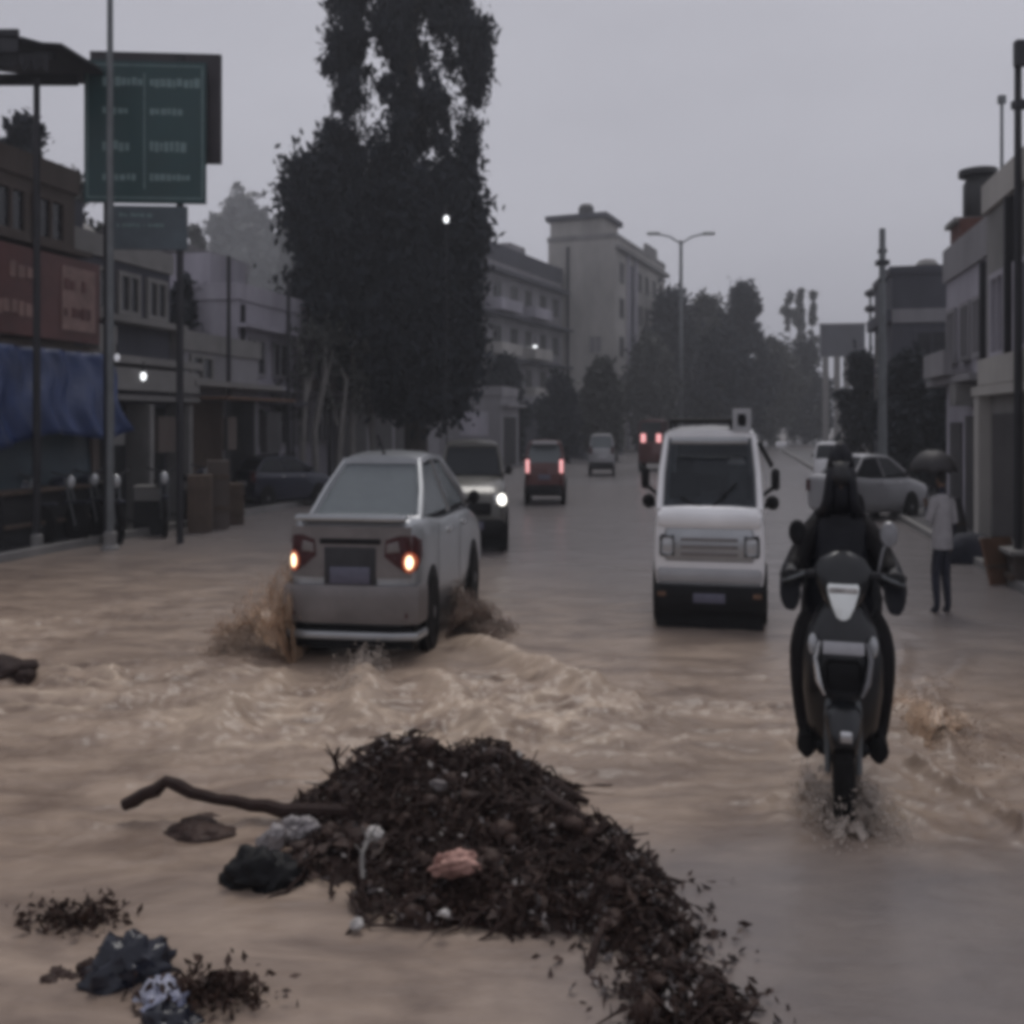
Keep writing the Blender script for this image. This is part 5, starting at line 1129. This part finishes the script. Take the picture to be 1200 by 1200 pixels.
# ------------------------------------------------------------------ the heap of debris in the road
HC = G(548, 1085)
def heap_z(X, Y):
    dx = X + .20 + .09 * (Y - 3.8) + .03 * np.sin(Y * 9); dy = Y - 3.86
    w = .52 + .04 * np.sin(Y * 7.3) + .03 * np.sin(X * 13)
    ramp = np.interp(Y, (3.15, 3.3, 3.7, 4.05, 4.3, 4.45, 4.62), (0, .085, .14, .21, .28, .23, 0))
    lob = np.exp(-np.abs(dx / w) ** 4) * (1 - .28 * np.clip(np.abs(dx + .02) / .5, 0, 1))
    h = ramp * lob * (1 + .13 * np.sin(X * 8.5 + 1) + .12 * np.sin(X * 15 + 2 * Y))
    h = h + .05 * np.exp(-((X + .70) / .16) ** 2 - ((Y - 4.02) / .10) ** 2)
    h = h + .13 * np.exp(-((X + .60) / .26) ** 2 - ((Y - 4.22) / .13) ** 2) * (1 + .3 * np.sin(X * 17)) + .05 * np.exp(-((X + .66) / .12) ** 2 - ((Y - 3.72) / .12) ** 2)
    tx = .38 + (3.4 - Y) * .17 + .03 * np.sin(Y * 11)             # the leafy strand running towards us on the right
    h = h + .07 * (1 + .55 * np.sin(Y * 14)) * np.exp(-((X - tx) / .17) ** 2) * (Y < 3.95) * (Y > 2.2) + .05 * np.exp(-((X - .46) / .13) ** 2 - ((Y - 3.45) / .3) ** 2)
    return h + (.075 * fbm(X * 6, Y * 6, 4, 70) + .04 * fbm(X * 17, Y * 17, 3, 71)) * np.clip(h * 9, 0, 1) - .012
def make_heap():
    n = 210; xs = np.linspace(-1.15, 1.05, n); ys = np.linspace(2.35, 4.75, n); Y, X = np.meshgrid(ys, xs, indexing='ij')
    Z = heap_z(X, Y) - .02; V = np.stack([X, Y, Z], -1).reshape(-1, 3); idx = np.arange(n * n).reshape(n, n)
    Q = np.stack([idx[:-1, :-1], idx[:-1, 1:], idx[1:, 1:], idx[1:, :-1]], -1).reshape(-1, 4)
    keep = Z.reshape(-1)[Q].max(1) > .012
    o = mesh_np('debris_heap', V, Q[keep], M['mudheap'], smooth=True)
    tag(o, 'heap of wet mud, roots and dead leaves dumped in the middle of the flooded road', 'debris heap', kind='stuff')
    rs = np.random.default_rng(5)
    def scatter(k, pw=1.0, zmin=.03):
        X = rs.uniform(-1.1, 1.0, k * 6); Y = rs.uniform(2.4, 4.7, k * 6); Z = heap_z(X, Y); ok = (Z > zmin); X, Y, Z = X[ok][:k], Y[ok][:k], Z[ok][:k]
        return np.stack([X, Y, Z + rs.uniform(-.01, .025, len(X))], -1)
    mb = MB()
    for q, c in enumerate(scatter(90, zmin=.05)): e = rs.uniform(.018, .06); mb.blob(tuple(c), (e, e * rs.uniform(.6, 1), e * rs.uniform(.5, .9)), q, .35, 1, crumple=.3)
    tag(mb.build('clods', M['mudheap'], angle=80), 'dark lumps of mud and root balls in the debris heap', 'clods', kind='stuff')
    V, Q = leaf_quads(scatter(900), .032, .1, rs, .42)
    tag(mesh_np('leaf_litter', V, Q, M['litter2']), 'larger brown leaves strewn over the debris heap', 'leaves', kind='stuff')
    V, Q = leaf_quads(scatter(3000), .016, .1, rs, .5)
    tag(mesh_np('dead_leaves', V, Q, M['litter']), 'wet dead leaves matted over the debris heap', 'leaves', kind='stuff')
    tl_ = np.stack([.44 + rs.normal(0, .13, 900), rs.uniform(2.5, 3.7, 900), np.zeros(900)], -1); tl_[:, 0] += (3.4 - tl_[:, 1]) * .17 - .05; tl_[:, 2] = np.maximum(heap_z(tl_[:, 0], tl_[:, 1]), .015) + rs.uniform(0, .03, 900)
    V, Q = leaf_quads(np.concatenate([scatter(800), tl_[:420]]), .017, .1, rs, .5)
    V3, Q3 = leaf_quads(tl_, .022, .1, rs, .4); tag(mesh_np('leaf_strand', V3, Q3, M['litter2']), 'straggling strand of wet leaves trailing from the debris heap to the bottom edge', 'leaves', kind='stuff')
    tag(mesh_np('pale_scraps', V, Q, M['palelitter']), 'pale scraps and leaf undersides flecked over the debris heap', 'leaves', kind='stuff')
    mb = MB(); C = scatter(800)
    for c in C:
        d = Vector(rs.normal(size=3)); d.z = abs(d.z) * .55 + .03; d.normalize(); l = rs.uniform(.05, .20); s = Vector(rs.normal(size=3)) * .02
        c = Vector(c); mb.tube([c - d * l * .5, c + s, c + d * l * .5], [.0065, .006, .0025], 4)
    for c in scatter(150, zmin=.02):
        a = rs.uniform(0, 6.28); l = rs.uniform(.15, .42); n_ = 7; P = []
        for q in range(n_):
            f = q / (n_ - 1) - .5; aa = a + f * rs.uniform(-.8, .8); x_, y_ = c[0] + math.cos(aa) * l * f, c[1] + math.sin(aa) * l * f * .7
            P.append(Vector((x_, y_, max(float(heap_z(np.array([x_]), np.array([y_]))[0]), 0) + .008 + rs.uniform(-.006, .02))))
        mb.tube(P, [.003, .006, .0075, .008, .007, .005, .002], 5)
    tag(mb.build('twigs', M['stick'], smooth=True), 'tangle of thin twigs and rootlets in the debris heap', 'twigs', kind='stuff')
make_heap()
def branch(pts, rad, label, seed=1, m='stick', grp=None):
    b = MB(); r = random.Random(seed); P = [Vector(p) for p in pts]; Q = []; RR = []
    for i in range(len(P) - 1):
        for k in range(4):
            f = k / 4; Q.append(P[i].lerp(P[i + 1], f) + Vector((r.uniform(-1, 1), r.uniform(-1, 1), r.uniform(-1, 1))) * rad[i] * .25); RR.append((rad[i] * (1 - f) + rad[i + 1] * f) * r.uniform(.85, 1.15))
    Q.append(P[-1]); RR.append(rad[-1]); b.tube(Q, RR, 9)
    for k in range(3):
        i = r.randrange(2, len(Q) - 1); d = Vector((r.uniform(-1, 1), r.uniform(-.5, .5), r.uniform(.2, 1))).normalized() * r.uniform(.04, .1); b.tube([Q[i], Q[i] + d], [RR[i] * .45, .003], 5)
    return tag(b.build('branch', M[m]), label, 'branch', grp)
def hp(px, py, lift=0.0): 
    p = G(px, py); return (p.x, p.y, lift)
branch([W(146, 945, 4.10), W(195, 918, 4.12), W(255, 936, 4.10), W(330, 950, 4.08), W(420, 952, 4.0)], [.028, .030, .026, .030, .03], 'long crooked branch sticking out left from the debris heap', 1)
branch([W(340, 945, 4.3), W(420, 922, 4.38), W(500, 898, 4.4), W(560, 893, 4.38), W(640, 918, 4.3), W(690, 940, 4.25)], [.03, .042, .045, .04, .03, .012], 'thick bark strewn log lying along the crest of the debris heap', 2)
branch([W(640, 930, 3.9), W(690, 965, 3.75), W(720, 1010, 3.6), W(745, 1060, 3.4)], [.022, .02, .016, .01], 'thin branch curving down the right slope of the debris heap', 3)
branch([W(675, 1190, 2.9), W(700, 1100, 3.1), W(735, 1030, 3.45), W(720, 980, 3.6)], [.012, .014, .012, .008], 'bare stem rising through the leafy strand at the lower right', 4)
branch([W(395, 905, 4.3), W(392, 888, 4.3), W(398, 876, 4.3)], [.012, .01, .006], 'short upright stub at the back left of the debris heap', 5)
branch([W(820, 1190, 2.95), W(780, 1150, 3.0), W(745, 1120, 3.1)], [.02, .02, .012], 'dark root end at the lower right tip of the leafy strand', 6)
branch([W(425, 1030, 3.45), W(424, 1000, 3.5), W(437, 972, 3.62)], [.009, .009, .007], 'pale curved stick on the left face of the debris heap', 7, 'palebark')
def lump(name, px, py, D, rx, rz, m, label, cat, seed, rough=.3, ry=None, group=None):
    o = MB().blob((0, 0, 0), (rx, ry or rx * .8, rz), seed, rough, 4, crumple=.42 if name != 'stone' else .2).build(name, M[m], loc=W(px, py, D), angle=80); return tag(o, label, cat, group)
lump('stone', 235, 974, 4.05, .15, .045, 'mudheap', 'flat dark stone in the water just below the crooked branch', 'stone', 11, .25)
lump('plastic_bag', 305, 1036, 3.58, .125, .105, 'black', 'black crumpled bag at the left foot of the debris heap', 'plastic bag', 12, .35)
lump('rag', 533, 1012, 3.42, .085, .045, 'rag', 'pinkish red rag lying in the middle of the debris heap', 'rag', 13, .35, .05)
lump('plastic_wrapper', 352, 968, 3.92, .065, .045, 'greyscrap', 'larger grey wrapper on the upper left of the debris heap', 'wrapper', 14, .4)
lump('plastic_wrapper', 318, 985, 3.85, .05, .05, 'greyscrap', 'smaller grey wrapper left of the larger grey one', 'wrapper', 15, .4)
lump('plastic_wrapper', 437, 977, 3.62, .032, .022, 'scrap', 'white crumpled scrap above the pale curved stick', 'wrapper', 16, .4)
lump('plastic_wrapper', 418, 1083, 3.24, .022, .018, 'scrap', 'small round white scrap at the lower left edge of the debris heap', 'wrapper', 17, .2)
lump('plastic_wrapper', 520, 1070, 3.2, .018, .012, 'scrap', 'tiny white scrap right below the pink rag', 'wrapper', 18, .3)
lump('plastic_wrapper', 350, 1057, 3.5, .06, .02, 'greyscrap', 'flat grey strip beside the black crumpled bag', 'wrapper', 19, .3)
lump('stone', 515, 920, 4.0, .035, .025, 'palelitter', 'pale pebble near the crest of the debris heap', 'stone', 20, .3)
# lower left litter
lump('plastic_bag', 152, 1140, 3.00, .145, .10, 'bagdark', 'dark navy bag bulging in the lower left corner', 'plastic bag', 21, .22)
lump('plastic_bag', 196, 1178, 2.86, .085, .055, 'bagwhite', 'white and blue crumpled bag against the dark navy bag', 'plastic bag', 22, .4)
lump('plastic_bag', 205, 1205, 2.76, .08, .05, 'bagdark', 'dark bag at the bottom edge below the white and blue bag', 'plastic bag', 25, .3)
lump('clod', 250, 1166, 2.92, .085, .045, 'mudheap', 'dark brown clod right of the white and blue bag', 'clod', 23, .4)
lump('clod', 66, 1152, 2.98, .055, .035, 'mudheap', 'small dark clod left of the dark navy bag', 'clod', 24, .35)
lump('clod', 112, 1143, 3.0, .05, .045, 'stick', 'brown clod touching the left side of the dark navy bag', 'clod', 27, .35)
lump('stone', 8, 790, 6.45, .19, .10, 'stick', 'dark boulder breaking the water at the left edge', 'stone', 26, .35)
lump('stone', 30, 798, 6.35, .07, .06, 'stick', 'small dark stone right beside the boulder at the left edge', 'stone', 28, .35)
rs = np.random.default_rng(9); c = np.array(G(90, 1085)); 
V, Q = leaf_quads(np.stack([rs.normal(c[0], .085, 420), rs.normal(c[1], .05, 420), np.abs(rs.normal(.03, .022, 420))], -1), .017, .0, rs, .5)
tag(mesh_np('leaf_clump', V, Q, M['litter']), 'ragged clump of dead leaves above the dark navy bag', 'leaves', kind='stuff')
c = np.array(G(245, 1180))
V, Q = leaf_quads(np.stack([rs.normal(c[0], .09, 420), rs.normal(c[1], .045, 420), np.abs(rs.normal(.05, .025, 420))], -1), .016, .0, rs, .5)
tag(mesh_np('leaf_clump', V, Q, M['litter']), 'dead leaves over the brown clod at the lower left', 'leaves', kind='stuff')

# ------------------------------------------------------------------ spray thrown up by the wheels
def drops(name, C, size, m, label, seed):
    rs = np.random.default_rng(seed); n = len(C); s = size * rs.uniform(.35, 1.5, size=(n, 1)) ** 1.3
    d = rs.normal(size=(n, 3)) * .35; d[:, 2] += 1; d /= np.linalg.norm(d, axis=1)[:, None]; u = np.cross(d, rs.normal(size=(n, 3))); u /= np.linalg.norm(u, axis=1)[:, None]; v = np.cross(d, u)
    e = rs.uniform(1.0, 2.6, size=(n, 1))
    V = np.stack([C + d * s * e, C + u * s, C + v * s, C - u * s, C - v * s, C - d * s * e], 1).reshape(-1, 3)
    f = np.array([(0, 1, 2), (0, 2, 3), (0, 3, 4), (0, 4, 1), (5, 2, 1), (5, 3, 2), (5, 4, 3), (5, 1, 4)])
    Q = (f[None] + (np.arange(n) * 6)[:, None, None]).reshape(-1, 3)
    return tag(mesh_np(name, V, Q, M[m], smooth=True), label, 'splash', kind='stuff')
def fan(base, out, height, n, seed, thick=.12, back=.35):
    """points of a fan of spray: from base line going out sideways, rising then falling"""
    rs = np.random.default_rng(seed); f = rs.random(n) ** 1.3; v = rs.random(n) ** .8
    base = np.array(base); out = np.array(out)
    p = base + out * f[:, None]; p[:, 2] += height * v * (1 - f ** 1.5) * (1 + .35 * np.sin(f * 17)) + .02
    p[:, 1] += rs.normal(0, thick, n) + back * f; p[:, 0] += rs.normal(0, thick * .35, n)
    return p
Lw = np.array(G(335, 785)); Rw = np.array(G(512, 778)) + np.array([.03, 1.2, 0])
def veil(name, m):
    mt = bpy.data.materials.new(name); mt.use_nodes = True; t = mt.node_tree; l = t.links.new; b = t.nodes['Principled BSDF']
    b.inputs['Base Color'].default_value = (*m, 1); b.inputs['Roughness'].default_value = .35
    tc = t.nodes.new('ShaderNodeTexCoord'); mp = t.nodes.new('ShaderNodeMapping'); mp.inputs['Scale'].default_value = (1, 1, .35)
    n = t.nodes.new('ShaderNodeTexNoise'); n.inputs['Scale'].default_value = 16; n.inputs['Detail'].default_value = 7; n.inputs['Roughness'].default_value = .7
    at = t.nodes.new('ShaderNodeAttribute'); at.attribute_name = 'thin'
    sm = t.nodes.new('ShaderNodeMath'); sm.operation = 'SUBTRACT'; mr = t.nodes.new('ShaderNodeMapRange'); mr.inputs['From Min'].default_value = -.10; mr.inputs['From Max'].default_value = .12; mr.inputs['To Max'].default_value = .92
    l(tc.outputs['Object'], mp.inputs['Vector']); l(mp.outputs['Vector'], n.inputs['Vector']); l(n.outputs['Fac'], sm.inputs[0]); l(at.outputs['Fac'], sm.inputs[1])
    l(sm.outputs[0], mr.inputs['Value']); l(mr.outputs['Result'], b.inputs['Alpha']); return mt
VEIL = {'spray': veil('muddy_water_veil', (.44, .30, .20)), 'spray_shaded': veil('shaded_water_veil', (.19, .135, .108)), 'spray_pale': veil('pale_water_veil', (.42, .36, .31))}
def curtains(parent, p0, p1, outs, m, seed):
    """thin torn sheets of thrown water: each leaves the line p0-p1 and arcs outwards"""
    V = []; Q = []; T = []; nu, nv = 26, 26
    for q, (out, hgt) in enumerate(outs):
        base = len(V)
        for j in range(nv + 1):
            for i in range(nu + 1):
                u, v = i / nu, j / nv; k = float(fbm(np.array([u * 5 + q * 7 + seed]), np.array([v * 3.0]), 3, seed)[0])
                b = Vector(p0).lerp(Vector(p1), u); hh = hgt * (.55 + .75 * (.5 + .5 * math.sin(u * 7 + q * 2 + seed))) * (1 + .5 * k)
                V.append((b.x + out[0] * v + .05 * k, b.y + out[1] * v + .06 * k, b.z + hh * (1 - (1 - 1.5 * v) ** 2) * (1 if v < .67 else 1) + out[2] * v))
                T.append(.16 + .38 * v + .42 * abs(2 * u - 1) ** 3 + .12 * k + .42 * max(0, (1 - (1 - 1.5 * v) ** 2) * hh / hgt - .62))
        w = nu + 1; Q += [(base + j * w + i, base + j * w + i + 1, base + (j + 1) * w + i + 1, base + (j + 1) * w + i) for j in range(nv) for i in range(nu)]
    o = mesh_np('water_veil', V, Q, VEIL[m], parent, smooth=True); a = o.data.attributes.new('thin', 'FLOAT', 'POINT'); a.data.foreach_set('value', np.array(T, dtype=np.float32)); o['kind'] = 'stuff'
    return o
s1 = drops('splash', np.concatenate([fan(Lw + [0, .15, 0], [-.62, -.05, 0], .62, 2600, 1), fan(Lw + [0, .35, 0], [-.75, .25, 0], .34, 2600, 2)]), .0046, 'spray', 'fan of brown spray thrown up left of the silver sedan', 1)
curtains(s1, Lw + [.04, .0, .0], Lw + [.04, .75, .0], [((-.30, -.05, 0), .58), ((-.50, .0, 0), .46), ((-.72, .10, 0), .30), ((-.16, -.12, 0), .62), ((-.44, -.2, 0), .36), ((-.22, .1, 0), .62)], 'spray', 3)
s2 = drops('splash', np.concatenate([fan(Rw, [.42, -.1, 0], .30, 2600, 3, .10, -.5), fan(Rw + [.1, .1, 0], [.45, 0, 0], .22, 1600, 4, .10, -.4)]), .0046, 'spray_shaded', 'shadow-dark brown spray kicked up right of the silver sedan', 2)
curtains(s2, Rw + [-.02, -.6, 0], Rw + [-.02, .2, 0], [((.34, -.15, 0), .30), ((.52, -.2, 0), .26), ((.2, -.1, 0), .34)], 'spray_shaded', 5)
cw_ = np.array(G(427, 800)); rs = np.random.default_rng(3); k = 1700
s4 = drops('splash', np.stack([rs.normal(cw_[0], .07, k), cw_[1] + rs.uniform(-.6, .4, k), WZ + np.abs(rs.normal(.04, .06, k))], -1), .0042, 'spray_pale', 'pale churned water behind the middle of the silver sedan', 4)
curtains(s4, cw_ + [-.12, .35, 0], cw_ + [.12, .35, 0], [((.0, -.35, 0), .12), ((.02, -.7, 0), .08)], 'spray_pale', 8)
sw = np.array(G(985, 962))
k = 2200; a = rs.choice([-1, 1], k); f = rs.random(k) ** 1.4
s5 = drops('splash', np.stack([sw[0] + a * (.04 + .15 * f) + rs.normal(0, .02, k), sw[1] - .12 + rs.normal(0, .12, k), WZ + .22 * rs.random(k) ** 1.5 * (1 - f * .6)], -1), .0034, 'spray_pale', 'pale spray parting round the scooter front wheel', 5)
curtains(s5, sw + [-.05, -.2, 0], sw + [-.05, .3, 0], [((-.10, -.05, 0), .20), ((-.16, -.05, 0), .14)], 'spray_pale', 9); curtains(s5, sw + [.05, -.2, 0], sw + [.05, .3, 0], [((.08, -.05, 0), .20), ((.15, -.05, 0), .14)], 'spray_pale', 10)
curtains(s5, sw + [-.13, -.16, 0], sw + [.07, -.22, 0], [((-.02, -.05, 0), .17), ((-.02, -.12, 0), .11)], 'spray_pale', 15)
rw = np.array(G(1090, 860)); k = 2200
s6 = drops('splash', np.stack([rs.normal(rw[0], .14, k), rs.normal(rw[1], .35, k), WZ + np.abs(rs.normal(.04, .07, k))], -1), .0038, 'spray', 'brown spray thrown to the right of the scooter', 6)
curtains(s6, rw + [-.2, -.4, 0], rw + [-.1, .4, 0], [((.22, -.02, 0), .18), ((.36, .0, 0), .12)], 'spray', 12)

# ------------------------------------------------------------------ rain haze
hz = MB().box(-400, 400, -14, 620, -1.2, 48).build('haze', bpy.data.materials.new('haze'), smooth=False)
hm = hz.data.materials[0]; hm.use_nodes = True; t = hm.node_tree; t.nodes.clear()
o = t.nodes.new('ShaderNodeOutputMaterial'); v = t.nodes.new('ShaderNodeVolumePrincipled')
v.inputs['Color'].default_value = (0.90, 0.92, 0.99, 1); v.inputs['Density'].default_value = 0.0025; v.inputs['Anisotropy'].default_value = 0.2
t.links.new(v.outputs['Volume'], o.inputs['Volume']); tag(hz, kind='stuff')
